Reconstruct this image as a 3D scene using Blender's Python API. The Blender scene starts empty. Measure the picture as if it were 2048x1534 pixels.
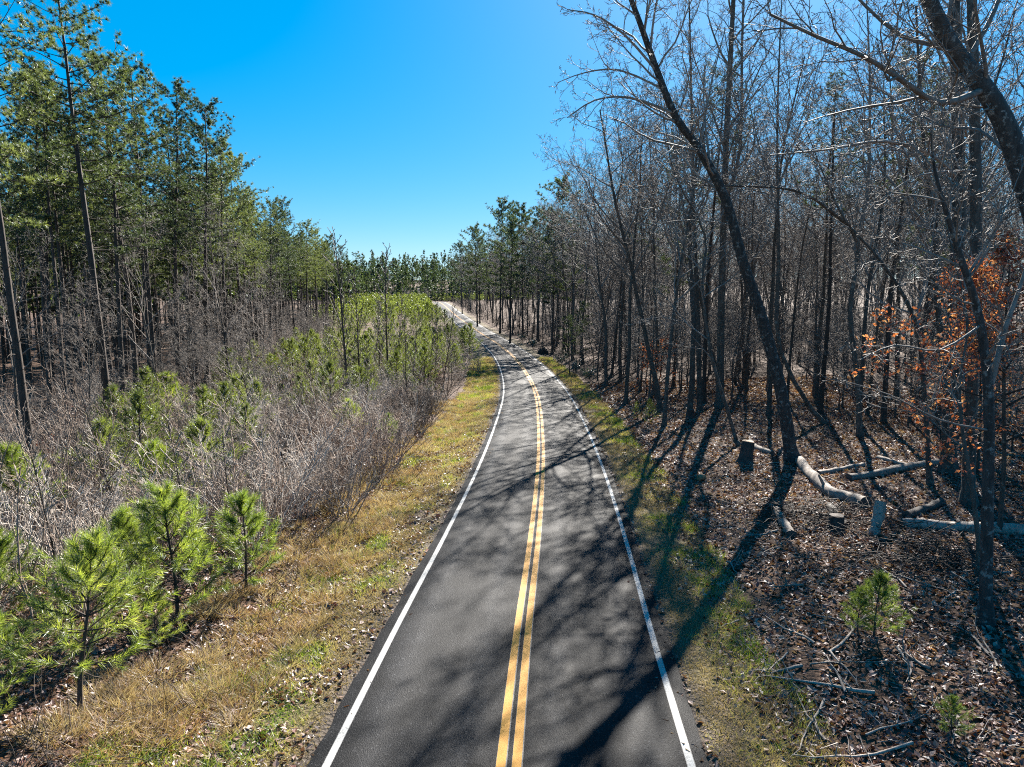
import bpy, math, random
import numpy as np
from mathutils import Vector, Matrix
R = math.radians
rng = random.Random(11)
nr = np.random.RandomState(7)
S = bpy.context.scene
C = S.collection

# ------------------------------------------------------------------ camera, sky, sun, exposure
CAM_H, PITCH, FPX = 7.7, math.atan(185 / 1366), 1366.0
cam = bpy.data.cameras.new('camera')
cam.lens = 24.0; cam.sensor_width = 36.0; cam.clip_end = 6000
co = bpy.data.objects.new('camera', cam); C.objects.link(co)
co.location = (0, 0, CAM_H); co.rotation_euler = (math.pi / 2 - PITCH, 0, 0)
S.camera = co
SUN_AZ, SUN_EL = R(19), R(33)
w = bpy.data.worlds.new('World'); S.world = w; w.use_nodes = True
nt = w.node_tree; bg = nt.nodes['Background']
sky = nt.nodes.new('ShaderNodeTexSky'); sky.sky_type = 'NISHITA'; sky.sun_disc = False
sky.sun_elevation = SUN_EL; sky.sun_rotation = SUN_AZ
sky.altitude = 300; sky.air_density = 1.0; sky.dust_density = 0.4; sky.ozone_density = 6.0
gm = nt.nodes.new('ShaderNodeGamma'); gm.inputs[1].default_value = 0.4
tm = nt.nodes.new('ShaderNodeMix'); tm.data_type = 'RGBA'; tm.blend_type = 'MULTIPLY'; tm.inputs[0].default_value = 1; tm.inputs[7].default_value = (1.36, 1.53, 1.66, 1)
hs = nt.nodes.new('ShaderNodeHueSaturation'); hs.inputs['Saturation'].default_value = 2.02
nt.links.new(sky.outputs[0], gm.inputs[0]); nt.links.new(gm.outputs[0], tm.inputs[6]); nt.links.new(tm.outputs[2], hs.inputs['Color']); nt.links.new(hs.outputs[0], bg.inputs[0])
bg.inputs[1].default_value = 0.053
sl = bpy.data.lights.new('sun', 'SUN'); sl.energy = 5.0; sl.angle = R(0.5); sl.color = (1.0, 0.94, 0.85)
so = bpy.data.objects.new('sun', sl); C.objects.link(so)
sdir = Vector((math.sin(SUN_AZ) * math.cos(SUN_EL), math.cos(SUN_AZ) * math.cos(SUN_EL), math.sin(SUN_EL)))
so.rotation_euler = sdir.to_track_quat('Z', 'Y').to_euler(); so.location = sdir * 200
S.view_settings.view_transform = 'Standard'; S.view_settings.look = 'None'
S.view_settings.exposure = 2.42; S.view_settings.gamma = 1.0; S.view_settings.use_curve_mapping = False
S.render.engine = 'CYCLES'
S.cycles.max_bounces = 6; S.cycles.diffuse_bounces = 3; S.cycles.glossy_bounces = 2
S.cycles.transmission_bounces = 4; S.cycles.transparent_max_bounces = 4
S.cycles.use_denoising = False
S.cycles.filter_width = 1.1
S.render.use_persistent_data = False

# ------------------------------------------------------------------ terrain functions
KY = np.array([-60, -20, 10.7, 14.7, 22.2, 31.8, 46.4, 63, 90, 115.4, 138, 184, 226, 292, 370, 400, 418, 440, 900])
KX = np.array([-4.2, -1.6, -.05, .2, .75, 1.35, 1.95, 2.3, 1.6, -.1, -2.6, -9.7, -16.6, -26.6, -38.6, -44.5, -53, -70, -420])
_m = np.gradient(KX, KY)
def road_x(Y):
    Y = np.asarray(Y, float)
    i = np.clip(np.searchsorted(KY, Y) - 1, 0, len(KY) - 2)
    h = KY[i + 1] - KY[i]; t = np.clip((Y - KY[i]) / h, 0, 1)
    return ((2*t**3 - 3*t**2 + 1) * KX[i] + (t**3 - 2*t**2 + t) * h * _m[i] + (-2*t**3 + 3*t**2) * KX[i + 1] + (t**3 - t**2) * h * _m[i + 1])
def prof(Y):
    Y = np.asarray(Y, float)
    s0, s1, a, b = -0.032, 0.022, 60., 190.
    t = np.clip(Y - a, 0, b - a)
    z = s0 * np.minimum(Y, a) + s0 * t + (s1 - s0) * t * t / (2 * (b - a))
    return z + s1 * np.clip(Y - b, 0, 190) - 0.004 * np.clip(Y - 385, 0, 60) + 0.1 * np.clip(Y - 450, 0, 160) + 0.004*np.clip(Y-610, 0, 900)
def hash2(ix, iy, s):
    h = np.sin(ix * 127.1 + iy * 311.7 + s * 74.7) * 43758.5453
    return h - np.floor(h)
def vnoise(x, y, s=0):
    x = np.asarray(x, float); y = np.asarray(y, float)
    ix, iy = np.floor(x), np.floor(y); fx, fy = x - ix, y - iy
    fx = fx*fx*(3-2*fx); fy = fy*fy*(3-2*fy)
    return (hash2(ix, iy, s)*(1-fx) + hash2(ix+1, iy, s)*fx)*(1-fy) + (hash2(ix, iy+1, s)*(1-fx) + hash2(ix+1, iy+1, s)*fx)*fy
def fbm(x, y, s=0):
    return .55*vnoise(x, y, s) + .3*vnoise(x*2.1, y*2.1, s+1) + .15*vnoise(x*4.3, y*4.3, s+2)
def sstep(a, b, x):
    t = np.clip((x - a) / (b - a), 0, 1); return t*t*(3-2*t)
HALF = 3.42      # half width of the asphalt
def ground_z(X, Y):
    X = np.asarray(X, float); Y = np.asarray(Y, float)
    u = X - road_x(Y); au = np.abs(u)
    m = sstep(HALF + .1, HALF + 2.2, au)
    z = prof(Y) - 0.05 * (1 - sstep(HALF - .1, HALF + .35, au)) - 0.012 * (au < HALF)
    z = z - .28 * np.exp(-((au - 6.2) / 1.3)**2) * (u < 0) - .12*np.exp(-((au - 6.0) / 1.2)**2) * (u > 0)
    z = z + m * (.5 * (fbm(X*.11, Y*.11, 3) - .5) + .16 * (fbm(X*.6, Y*.6, 9) - .5) + .05*(fbm(X*2.3, Y*2.3, 5)-.5))
    z = z + .035 * np.clip(u - 8, 0, 60) * (1 - .5*sstep(60, 140, Y))
    return z
def gz(x, y): return float(ground_z(x, y))
_c, _s = math.cos(PITCH), math.sin(PITCH)
def at(px, py, Y):        # world point at distance Y seen at that place of the photograph
    a, b = (px - 1024) / FPX, -(py - 767) / FPX
    t = Y / (_c + _s * b)
    return Vector((t * a, Y, CAM_H + t * (-_s + _c * b)))
def pix(x, y, z):
    d = y*_c - (z - CAM_H)*_s; v = y*_s + (z - CAM_H)*_c
    return 1024 + FPX*x/d, 767 - FPX*v/d

# ------------------------------------------------------------------ mesh helpers
def make_mesh(name, V, tris=None, quads=None, mats=(), smooth=False, tint=None, midx=None):
    me = bpy.data.meshes.new(name)
    V = np.asarray(V, np.float32)
    tris = np.zeros((0, 3), np.int32) if tris is None else np.asarray(tris, np.int32)
    quads = np.zeros((0, 4), np.int32) if quads is None else np.asarray(quads, np.int32)
    me.vertices.add(len(V)); me.vertices.foreach_set('co', V.ravel())
    me.loops.add(tris.size + quads.size); me.loops.foreach_set('vertex_index', np.concatenate([tris.ravel(), quads.ravel()]))
    n = len(tris) + len(quads); me.polygons.add(n)
    st = np.concatenate([np.arange(len(tris)) * 3, len(tris) * 3 + np.arange(len(quads)) * 4]).astype(np.int32)
    me.polygons.foreach_set('loop_start', st)
    if midx is not None: me.polygons.foreach_set('material_index', np.asarray(midx, np.int32))
    for m in mats: me.materials.append(m)
    me.update(calc_edges=True)
    me.polygons.foreach_set('use_smooth', np.full(n, bool(smooth)))
    if tint is not None:
        a = me.attributes.new('tint', 'FLOAT', 'FACE'); a.data.foreach_set('value', np.asarray(tint, np.float32))
    return me
class Tubes:
    """polylines (points, radii) gathered and swept into tubes all at once"""
    def __init__(s): s.p = []; s.r = []; s.n = []; s.k = []
    def add(s, pts, rad, k=3):
        s.p.extend(pts); s.r.extend(rad); s.n.append(len(pts)); s.k.append(k)
    def geo(s, cap=False):
        P = np.array([tuple(v) for v in s.p], float); Rr = np.array(s.r); n = np.array(s.n); K = np.array(s.k)
        st = np.concatenate([[0], np.cumsum(n)[:-1]])
        poly = np.repeat(np.arange(len(n)), n); pos = np.arange(len(P)) - st[poly]
        nx = np.where(pos < n[poly]-1, np.arange(len(P))+1, np.arange(len(P))); pv = np.where(pos > 0, np.arange(len(P))-1, np.arange(len(P)))
        T = P[nx] - P[pv]; T /= np.linalg.norm(T, axis=1)[:, None] + 1e-9
        ref = nr.normal(size=(len(n), 3))
        tm = P[st + n - 1] - P[st]; tm /= np.linalg.norm(tm, axis=1)[:, None] + 1e-9
        ref -= tm * (ref*tm).sum(1)[:, None]; ref /= np.linalg.norm(ref, axis=1)[:, None] + 1e-9
        rf = ref[poly]; U = rf - T*(rf*T).sum(1)[:, None]; U /= np.linalg.norm(U, axis=1)[:, None] + 1e-9
        W = np.cross(T, U)
        V = []; Q = []; Tt = []; off = 0
        for k in sorted(set(s.k)):
            sel = K[poly] == k; idx = np.nonzero(sel)[0]; loc = np.full(len(P), -1); loc[idx] = np.arange(len(idx))
            a = np.arange(k) * 2*math.pi/k
            ring = P[idx][:, None, :] + Rr[idx][:, None, None] * (np.cos(a)[None, :, None]*U[idx][:, None, :] + np.sin(a)[None, :, None]*W[idx][:, None, :])
            V.append(ring.reshape(-1, 3))
            seg = idx[pos[idx] < n[poly[idx]] - 1]; b0 = loc[seg]*k; b1 = (loc[seg]+1)*k
            j = np.arange(k); j2 = (j+1) % k
            q = np.stack([b0[:, None]+j, b0[:, None]+j2, b1[:, None]+j2, b1[:, None]+j], 2).reshape(-1, 4) + off
            Q.append(q)
            if cap:
                for pi in np.nonzero(K == k)[0]:
                    for e, o in ((st[pi], -1), (st[pi]+n[pi]-1, 1)):
                        c0 = loc[e]*k + off
                        for jj in range(1, k-1): Tt.append((c0, c0+jj, c0+jj+1) if o > 0 else (c0, c0+jj+1, c0+jj))
            off += len(idx)*k
        return np.concatenate(V), np.concatenate(Q), (np.array(Tt) if Tt else None)
    def mesh(s, name, mats, smooth=True, cap=False):
        V, Q, T = s.geo(cap); return make_mesh(name, V, T, Q, mats, smooth)
def blades(B, D, L, Wd, jitter=0.0):
    """one thin triangle per base point B along unit direction D"""
    n = len(B); s = nr.normal(size=(n, 3)); s -= D*(s*D).sum(1)[:, None]; s /= np.linalg.norm(s, axis=1)[:, None] + 1e-9
    s *= (np.asarray(Wd)/2).reshape(-1, 1)
    V = np.stack([B - s, B + s, B + D*np.asarray(L).reshape(-1, 1)], 1).reshape(-1, 3)
    return V, np.arange(3*n).reshape(-1, 3)
def needles(pos, dr, per, length, width, spread, run=.0, droop=0.0, clump=.15):
    """tufts of needles: per needles at each tip, fanned about dr"""
    pos = np.asarray(pos, float); dr = np.asarray(dr, float); n = len(pos)
    Bp = np.repeat(pos, per, 0); Dp = np.repeat(dr, per, 0)
    back = nr.rand(n*per, 1)
    Bp = Bp - Dp * (back*run)
    q = nr.normal(size=(n*per, 3)); q -= Dp*(q*Dp).sum(1)[:, None]; q /= np.linalg.norm(q, axis=1)[:, None] + 1e-9
    ang = spread * (.35 + .75*nr.rand(n*per, 1))
    d = Dp*np.cos(ang) + q*np.sin(ang); d[:, 2] -= droop*nr.rand(n*per); d /= np.linalg.norm(d, axis=1)[:, None]
    L = length * (.7 + .5*nr.rand(n*per))
    V, T = blades(Bp, d, L, width*(.7+.6*nr.rand(n*per)))
    tint = np.clip(np.repeat(nr.rand(n), per)*.6 + nr.rand(n*per)*.4, 0, 1)
    return V, T, tint
def cards(P, size, tilt=1.0, curl=.25):
    """leaf shaped folded quads (two triangles) with random facing"""
    n = len(P); sz = np.asarray(size).reshape(-1, 1)*np.ones((n, 1))
    N = nr.normal(size=(n, 3)); N[:, :2] *= tilt; N[:, 2] = np.abs(N[:, 2]) + .25; N /= np.linalg.norm(N, axis=1)[:, None]
    a = nr.normal(size=(n, 3)); a -= N*(a*N).sum(1)[:, None]; a /= np.linalg.norm(a, axis=1)[:, None]; b = np.cross(N, a)
    up = N*sz*curl
    V = np.stack([P - a*sz*.5, P + b*sz*.3 + up*.5, P + a*sz*.5, P - b*sz*.3 + up*.5*nr.rand(n, 1)], 1).reshape(-1, 3)
    i = np.arange(n)*4
    T = np.concatenate([np.stack([i, i+1, i+2], 1), np.stack([i, i+2, i+3], 1)])
    return V, T
# ------------------------------------------------------------------ object helpers
def tag(o, label=None, cat=None, group=None, kind=None):
    if label: o['label'] = label
    if cat: o['category'] = cat
    if group: o['group'] = group
    if kind: o['kind'] = kind
    return o
def link(name, me, parent=None, loc=None, rz=0.0, sc=None, kind=None):
    o = bpy.data.objects.new(name, me); C.objects.link(o)
    if parent: o.parent = parent
    if loc is not None: o.location = loc
    if rz: o.rotation_euler = (0, 0, rz)
    if sc: o.scale = (sc, sc, sc) if not hasattr(sc, '__len__') else sc
    if kind: o['kind'] = kind
    return o
def plant(name, parts, loc, rz, sc, label, cat, group=None, lean=None):
    """a thing: an Empty at its foot with one mesh per part; meshes shared between alike plants"""
    e = link(name, None, None, loc, rz, sc); e.empty_display_size = .3
    if lean: e.rotation_euler = (lean[0], lean[1], rz)
    for pn, me in parts: link(pn, me, e)
    return tag(e, label, cat, group)

# ------------------------------------------------------------------ materials
def mat(name):
    m = bpy.data.materials.new(name); m.use_nodes = True; t = m.node_tree
    for n in list(t.nodes): t.nodes.remove(n)
    o = t.nodes.new('ShaderNodeOutputMaterial')
    N = lambda k, **kw: _node(t, k, kw)
    return m, t, o, N
def _node(t, k, kw):
    n = t.nodes.new('ShaderNode' + k)
    for a, v in kw.items():
        if a in n.inputs: n.inputs[a].default_value = v
        else: setattr(n, a, v)
    return n
def ramp(t, fac, stops):
    r = t.nodes.new('ShaderNodeValToRGB'); e = r.color_ramp.elements
    while len(e) < len(stops): e.new(.5)
    for el, (p, c) in zip(e, stops): el.position = p; el.color = (*c, 1)
    t.links.new(fac, r.inputs[0]); return r.outputs[0]
def mix(t, f, a, b, mode='MIX'):
    m = t.nodes.new('ShaderNodeMix'); m.data_type = 'RGBA'; m.blend_type = mode
    for s, v in ((0, f), (6, a), (7, b)):
        if hasattr(v, 'links'): t.links.new(v, m.inputs[s])
        else: m.inputs[s].default_value = v if s == 0 else (*v, 1)
    return m.outputs[2]
def alb(t, col, f): return mix(t, 1.0, col, (f*.72,)*3, 'MULTIPLY')
def math_(t, op, a, b=None, clamp=False):
    m = t.nodes.new('ShaderNodeMath'); m.operation = op; m.use_clamp = clamp
    for i, v in ((0, a), (1, b)):
        if v is None: continue
        if hasattr(v, 'links'): t.links.new(v, m.inputs[i])
        else: m.inputs[i].default_value = v
    return m.outputs[0]
def noise(t, vec, scale, detail=4, rough=.6):
    n = t.nodes.new('ShaderNodeTexNoise'); n.inputs['Scale'].default_value = scale; n.inputs['Detail'].default_value = detail
    n.inputs['Roughness'].default_value = rough
    if vec is not None: t.links.new(vec, n.inputs['Vector'])
    return n.outputs['Fac']
def leafy(name, stops, trans=.45, gloss=.04, rough=.45, lum=.55):
    m, t, o, N = mat(name)
    a = N('Attribute', attribute_name='tint'); oi = N('ObjectInfo')
    f = math_(t, 'ADD', a.outputs['Fac'], math_(t, 'MULTIPLY', math_(t, 'SUBTRACT', oi.outputs['Random'], .5), .35), True)
    col = alb(t, ramp(t, f, stops), lum)
    d = N('BsdfDiffuse'); tr = N('BsdfTranslucent'); g = N('BsdfGlossy', Roughness=rough)
    t.links.new(col, d.inputs[0]); t.links.new(mix(t, 1.0, col, (1.25, 1.3, .7), 'MULTIPLY'), tr.inputs[0]); g.inputs[0].default_value = (.9, .95, 1, 1)
    m1 = N('MixShader', Fac=trans); t.links.new(d.outputs[0], m1.inputs[1]); t.links.new(tr.outputs[0], m1.inputs[2])
    m2 = N('MixShader', Fac=gloss); t.links.new(m1.outputs[0], m2.inputs[1]); t.links.new(g.outputs[0], m2.inputs[2])
    t.links.new(m2.outputs[0], o.inputs[0]); return m
def bark(name, c0, c1, c2=None, zs=.18, scale=9, bump=.6, spec=.25, rough=.8, lum=1.0):
    m, t, o, N = mat(name)
    g = N('NewGeometry'); mp = N('Mapping'); mp.inputs['Scale'].default_value = (1, 1, zs); t.links.new(g.outputs['Position'], mp.inputs[0])
    n1 = noise(t, mp.outputs[0], scale, 6, .7)
    col = ramp(t, n1, [(.32, c0), (.66, c1)])
    if c2:
        n2 = noise(t, g.outputs['Position'], 5.5, 4, .7); col = mix(t, ramp(t, n2, [(.56, (0, 0, 0)), (.64, (1, 1, 1))]), col, c2)
    oi = N('ObjectInfo'); v = math_(t, 'ADD', math_(t, 'MULTIPLY', oi.outputs['Random'], .2*lum), .28*lum)
    hv = N('HueSaturation'); t.links.new(v, hv.inputs['Value']); t.links.new(col, hv.inputs['Color'])
    p = N('BsdfPrincipled', Roughness=rough); p.inputs['Specular IOR Level'].default_value = spec
    t.links.new(hv.outputs[0], p.inputs['Base Color'])
    b = N('Bump', Strength=bump, Distance=.04); t.links.new(n1, b.inputs['Height']); t.links.new(b.outputs[0], p.inputs['Normal'])
    t.links.new(p.outputs[0], o.inputs[0]); return m
M = {}
M['pine_bark'] = bark('pine_bark', (.055, .042, .036), (.2, .15, .12), None, .25, 8)
M['oak_bark'] = bark('grey_bark', (.07, .058, .048), (.24, .2, .165), (.32, .31, .26), .2, 10)
M['lichen_bark'] = bark('lichen_bark', (.045, .042, .04), (.15, .14, .13), (.42, .43, .4), .2, 10)
M['twig'] = bark('twig_bark', (.2, .172, .15), (.5, .44, .39), None, 1, 6, 0, .1, .7, 1.25)
M['brush'] = bark('brush_bark', (.3, .25, .21), (.86, .77, .68), None, 1, 4, 0, .12, .7, 1.45)
M['red_twig'] = bark('reddish_twig_bark', (.24, .17, .13), (.58, .46, .38), None, 1, 4, 0, .1, .7, 1.35)
M['dark_twig'] = bark('dark_twig_bark', (.07, .055, .045), (.2, .16, .135), None, 1, 6, 0, .1, .7)
M['log'] = bark('log_bark', (.34, .27, .22), (.8, .68, .58), (.2, .16, .13), .5, 6, .8)
M['dark_log'] = bark('dark_log_bark', (.05, .042, .038), (.18, .15, .13), None, .5, 8, .8)
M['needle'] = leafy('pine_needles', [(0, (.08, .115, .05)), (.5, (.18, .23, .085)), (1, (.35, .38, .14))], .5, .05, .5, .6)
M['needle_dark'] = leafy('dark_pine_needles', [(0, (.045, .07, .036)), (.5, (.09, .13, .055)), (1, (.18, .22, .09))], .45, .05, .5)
M['young'] = leafy('young_pine_needles', [(0, (.09, .14, .03)), (.5, (.23, .31, .055)), (1, (.5, .53, .12))], .56, .05, .45, .92)
M['young_far'] = leafy('young_pine_needles_dull', [(0, (.1, .14, .04)), (.5, (.24, .29, .07)), (1, (.4, .46, .13))], .52, .05, .45, .6)
M['beech'] = leafy('dry_beech_leaves', [(0, (.22, .06, .03)), (.5, (.54, .15, .075)), (1, (.74, .38, .24))], .5, .05, .5, .95)
M['redleaf'] = leafy('red_dry_leaves', [(0, (.16, .03, .02)), (.5, (.27, .055, .03)), (1, (.34, .11, .05))], .45, .05, .5)
M['brownleaf'] = leafy('brown_dry_leaves', [(0, (.09, .04, .025)), (.5, (.17, .075, .04)), (1, (.28, .14, .08))], .45, .05, .5)
M['evergreen'] = leafy('evergreen_leaves', [(0, (.02, .045, .022)), (.5, (.04, .085, .035)), (1, (.08, .13, .05))], .3, .15, .3)
M['lime'] = leafy('lime_leaves', [(0, (.2, .3, .02)), (1, (.4, .46, .04))], .5, .05, .4)
M['litter'] = leafy('fallen_leaves', [(0, (.1, .035, .022)), (.3, (.29, .12, .075)), (.6, (.52, .29, .2)), (.88, (.82, .58, .47)), (1, (.56, .17, .06))], .25, .05, .5)
M['grass'] = leafy('verge_grass', [(0, (.36, .25, .15)), (.35, (.56, .45, .27)), (.55, (.64, .5, .24)), (.82, (.46, .5, .08)), (1, (.2, .3, .04))], .45, .04, .5, .68)
M['straw'] = leafy('dry_straw', [(0, (.38, .2, .1)), (.5, (.58, .4, .26)), (1, (.74, .62, .48))], .4, .04, .5, .62)

def ground_material():
    m, t, o, N = mat('ground_soil')
    g = N('NewGeometry'); P = g.outputs['Position']
    u = N('Attribute', attribute_name='u').outputs['Fac']
    n1 = noise(t, P, .9, 5, .65); n2 = noise(t, P, 9, 5, .7); n3 = noise(t, P, .25, 3, .6); nf = noise(t, P, 38, 3, .7)
    vo = N('TexVoronoi', Scale=11.0); t.links.new(P, vo.inputs['Vector'])
    litter = mix(t, .6, ramp(t, vo.outputs['Color'], [(.1, (.1, .045, .026)), (.45, (.3, .16, .1)), (.75, (.48, .31, .22)), (1, (.33, .12, .05))]),
                 ramp(t, n2, [(.3, (.1, .05, .03)), (.7, (.42, .27, .18))]))
    grass = mix(t, ramp(t, n1, [(.4, (0, 0, 0)), (.6, (1, 1, 1))]), ramp(t, n2, [(.3, (.2, .135, .08)), (.7, (.52, .4, .26))]), ramp(t, n2, [(.3, (.25, .19, .09)), (.7, (.58, .47, .23))]))
    au = math_(t, 'ABSOLUTE', u); wob = math_(t, 'MULTIPLY', math_(t, 'SUBTRACT', n1, .5), 3.2)
    lim = mix(t, math_(t, 'GREATER_THAN', u, 0.0), (6.6,)*3, (5.6,)*3)
    k = math_(t, 'ADD', math_(t, 'SUBTRACT', lim, au), wob)
    k = math_(t, 'MULTIPLY', math_(t, 'ADD', k, .5), .8, True)
    col = mix(t, k, litter, grass)
    dirt = ramp(t, nf, [(.3, (.12, .09, .07)), (.7, (.34, .28, .23))])
    e = math_(t, 'MULTIPLY', math_(t, 'SUBTRACT', math_(t, 'ADD', HALF + .42, math_(t, 'MULTIPLY', math_(t, 'SUBTRACT', n2, .5), .9)), au), 3.0, True)
    col = mix(t, e, col, dirt)
    # far woodland floor and fields
    p = N('BsdfPrincipled', Roughness=.9); p.inputs['Specular IOR Level'].default_value = .15
    t.links.new(alb(t, col, .34), p.inputs['Base Color'])
    hgt = math_(t, 'ADD', n2, math_(t, 'MULTIPLY', vo.outputs['Distance'], .8))
    b = N('Bump', Strength=1.0, Distance=.06); t.links.new(hgt, b.inputs['Height']); t.links.new(b.outputs[0], p.inputs['Normal'])
    t.links.new(p.outputs[0], o.inputs[0]); return m
def asphalt():
    m, t, o, N = mat('asphalt')
    P = N('NewGeometry').outputs['Position']; u = N('Attribute', attribute_name='u').outputs['Fac']
    vo = N('TexVoronoi', Scale=42.0); t.links.new(P, vo.inputs['Vector'])
    fine = noise(t, P, 60, 3, .8); big = noise(t, P, .35, 4, .6)
    st = N('Mapping'); st.inputs['Scale'].default_value = (2.4, .05, 1); t.links.new(P, st.inputs[0]); lane = noise(t, st.outputs[0], 1.0, 4, .6)
    base = ramp(t, fine, [(.32, (.013, .0135, .017)), (.6, (.047, .049, .057)), (.75, (.105, .11, .122))])
    stone = ramp(t, N_out(vo, 'Color'), [(.0, (.025, .025, .028)), (.6, (.06, .06, .065)), (.84, (.12, .12, .125)), (.95, (.36, .36, .37))])
    col = mix(t, .55, base, stone)
    cw = N('Mapping'); cw.inputs['Scale'].default_value = (.5, .22, 1); t.links.new(P, cw.inputs[0])
    wob = N('TexNoise', Scale=3.0, Detail=5.0); t.links.new(cw.outputs[0], wob.inputs['Vector'])
    cv = N('TexVoronoi', feature='DISTANCE_TO_EDGE', Scale=.9); t.links.new(mix(t, .18, cw.outputs[0], wob.outputs['Color'], 'ADD'), cv.inputs['Vector'])
    crack = math_(t, 'MULTIPLY', math_(t, 'LESS_THAN', cv.outputs['Distance'], .004), math_(t, 'GREATER_THAN', noise(t, P, .22, 3, .6), .5))
    col = mix(t, math_(t, 'MULTIPLY', crack, .8), col, (.008, .008, .009))
    blot = ramp(t, noise(t, P, 1.1, 5, .7), [(.36, (.62, .62, .63)), (.6, (1.1, 1.1, 1.1))]); col = mix(t, 1.0, col, blot, 'MULTIPLY')
    # wheel paths worn paler
    au = math_(t, 'ABSOLUTE', u)
    w1 = math_(t, 'SUBTRACT', 1.0, math_(t, 'MULTIPLY', math_(t, 'ABSOLUTE', math_(t, 'SUBTRACT', au, .85)), 2.4), True)
    w2 = math_(t, 'SUBTRACT', 1.0, math_(t, 'MULTIPLY', math_(t, 'ABSOLUTE', math_(t, 'SUBTRACT', au, 2.45)), 2.4), True)
    wp = math_(t, 'MULTIPLY', math_(t, 'ADD', w1, w2), .55)
    wear = math_(t, 'ADD', wp, math_(t, 'MULTIPLY', lane, .6))
    v = math_(t, 'ADD', .125, math_(t, 'MULTIPLY', wear, .18)); v = math_(t, 'MULTIPLY', v, math_(t, 'ADD', .72, math_(t, 'MULTIPLY', big, .6)))
    hv = N('HueSaturation'); t.links.new(v, hv.inputs['Value']); t.links.new(col, hv.inputs['Color'])
    p = N('BsdfPrincipled'); t.links.new(hv.outputs[0], p.inputs['Base Color'])
    t.links.new(math_(t, 'SUBTRACT', .74, math_(t, 'MULTIPLY', wear, .1)), p.inputs['Roughness']); p.inputs['Specular IOR Level'].default_value = .11
    b = N('Bump', Strength=.5, Distance=.015); t.links.new(math_(t, 'ADD', fine, vo.outputs['Distance']), b.inputs['Height']); t.links.new(b.outputs[0], p.inputs['Normal'])
    t.links.new(p.outputs[0], o.inputs[0]); return m
def N_out(n, k): return n.outputs[k]
def paint(name, c, pale, wearv):
    m, t, o, N = mat(name)
    P = N('NewGeometry').outputs['Position']; e = N('Attribute', attribute_name='edge').outputs['Fac']
    n = noise(t, P, 22, 5, .75); n2 = noise(t, P, 1.3, 3, .6)
    col = mix(t, ramp(t, math_(t, 'ADD', math_(t, 'MULTIPLY', n, .7), math_(t, 'MULTIPLY', n2, .3)), [(wearv, (1, 1, 1)), (wearv + .12, (0, 0, 0))]), c, tuple(x*.45 for x in c))
    sp = ramp(t, noise(t, P, 55, 2, .8), [(.42, (.05, .05, .055)), (.56, pale)])
    col = mix(t, math_(t, 'GREATER_THAN', math_(t, 'ADD', e, math_(t, 'MULTIPLY', math_(t, 'SUBTRACT', n, .5), .5)), .5), col, sp)
    p = N('BsdfPrincipled', Roughness=.65); p.inputs['Specular IOR Level'].default_value = .25; t.links.new(alb(t, col, .5), p.inputs['Base Color'])
    b = N('Bump', Strength=.4, Distance=.01); t.links.new(n, b.inputs['Height']); t.links.new(b.outputs[0], p.inputs['Normal'])
    t.links.new(p.outputs[0], o.inputs[0]); return m
def plain(name, c, rough=.6, c2=None, scale=20):
    m, t, o, N = mat(name); p = N('BsdfPrincipled', Roughness=rough)
    n = noise(t, N('NewGeometry').outputs['Position'], scale, 4, .7)
    t.links.new(alb(t, ramp(t, n, [(.3, c), (.7, c2 or tuple(x*.7 for x in c))]), .6), p.inputs['Base Color']); t.links.new(p.outputs[0], o.inputs[0]); return m
M['cut'] = plain('cut_wood', (.62, .36, .18), .8, (.42, .24, .12), 12)
M['cut_old'] = plain('weathered_cut_wood', (.2, .15, .12), .9, (.09, .07, .06), 12)

# ------------------------------------------------------------------ ground and road
def build_ground():
    ys = np.concatenate([np.arange(-40, 6, 3.), np.arange(6, 45, .28), np.arange(45, 110, .8), np.arange(110, 230, 2.), np.arange(230, 480, 6.), np.geomspace(480, 1000, 16)])
    f = np.concatenate([np.arange(HALF - .12, HALF + .6, .12), np.arange(HALF + .6, 12, .28), np.arange(12, 32, .7), np.arange(32, 90, 3.), np.geomspace(90, 640, 14)])
    us = np.concatenate([-f[::-1], [-1.6, 0, 1.6], f])
    U, Y = np.meshgrid(us, ys); X = road_x(np.minimum(Y, 440)) + U
    Z = ground_z(road_x(Y) + U, Y)
    V = np.stack([X, Y, Z], -1).reshape(-1, 3); nx, ny = len(us), len(ys)
    i = (np.arange(ny-1)[:, None]*nx + np.arange(nx-1)).ravel()
    me = make_mesh('ground', V, None, np.stack([i, i+1, i+nx+1, i+nx], 1), [ground_material()], True)
    a = me.attributes.new('u', 'FLOAT', 'POINT'); a.data.foreach_set('value', U.ravel().astype(np.float32))
    tag(link('ground', me), kind='structure')
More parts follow.
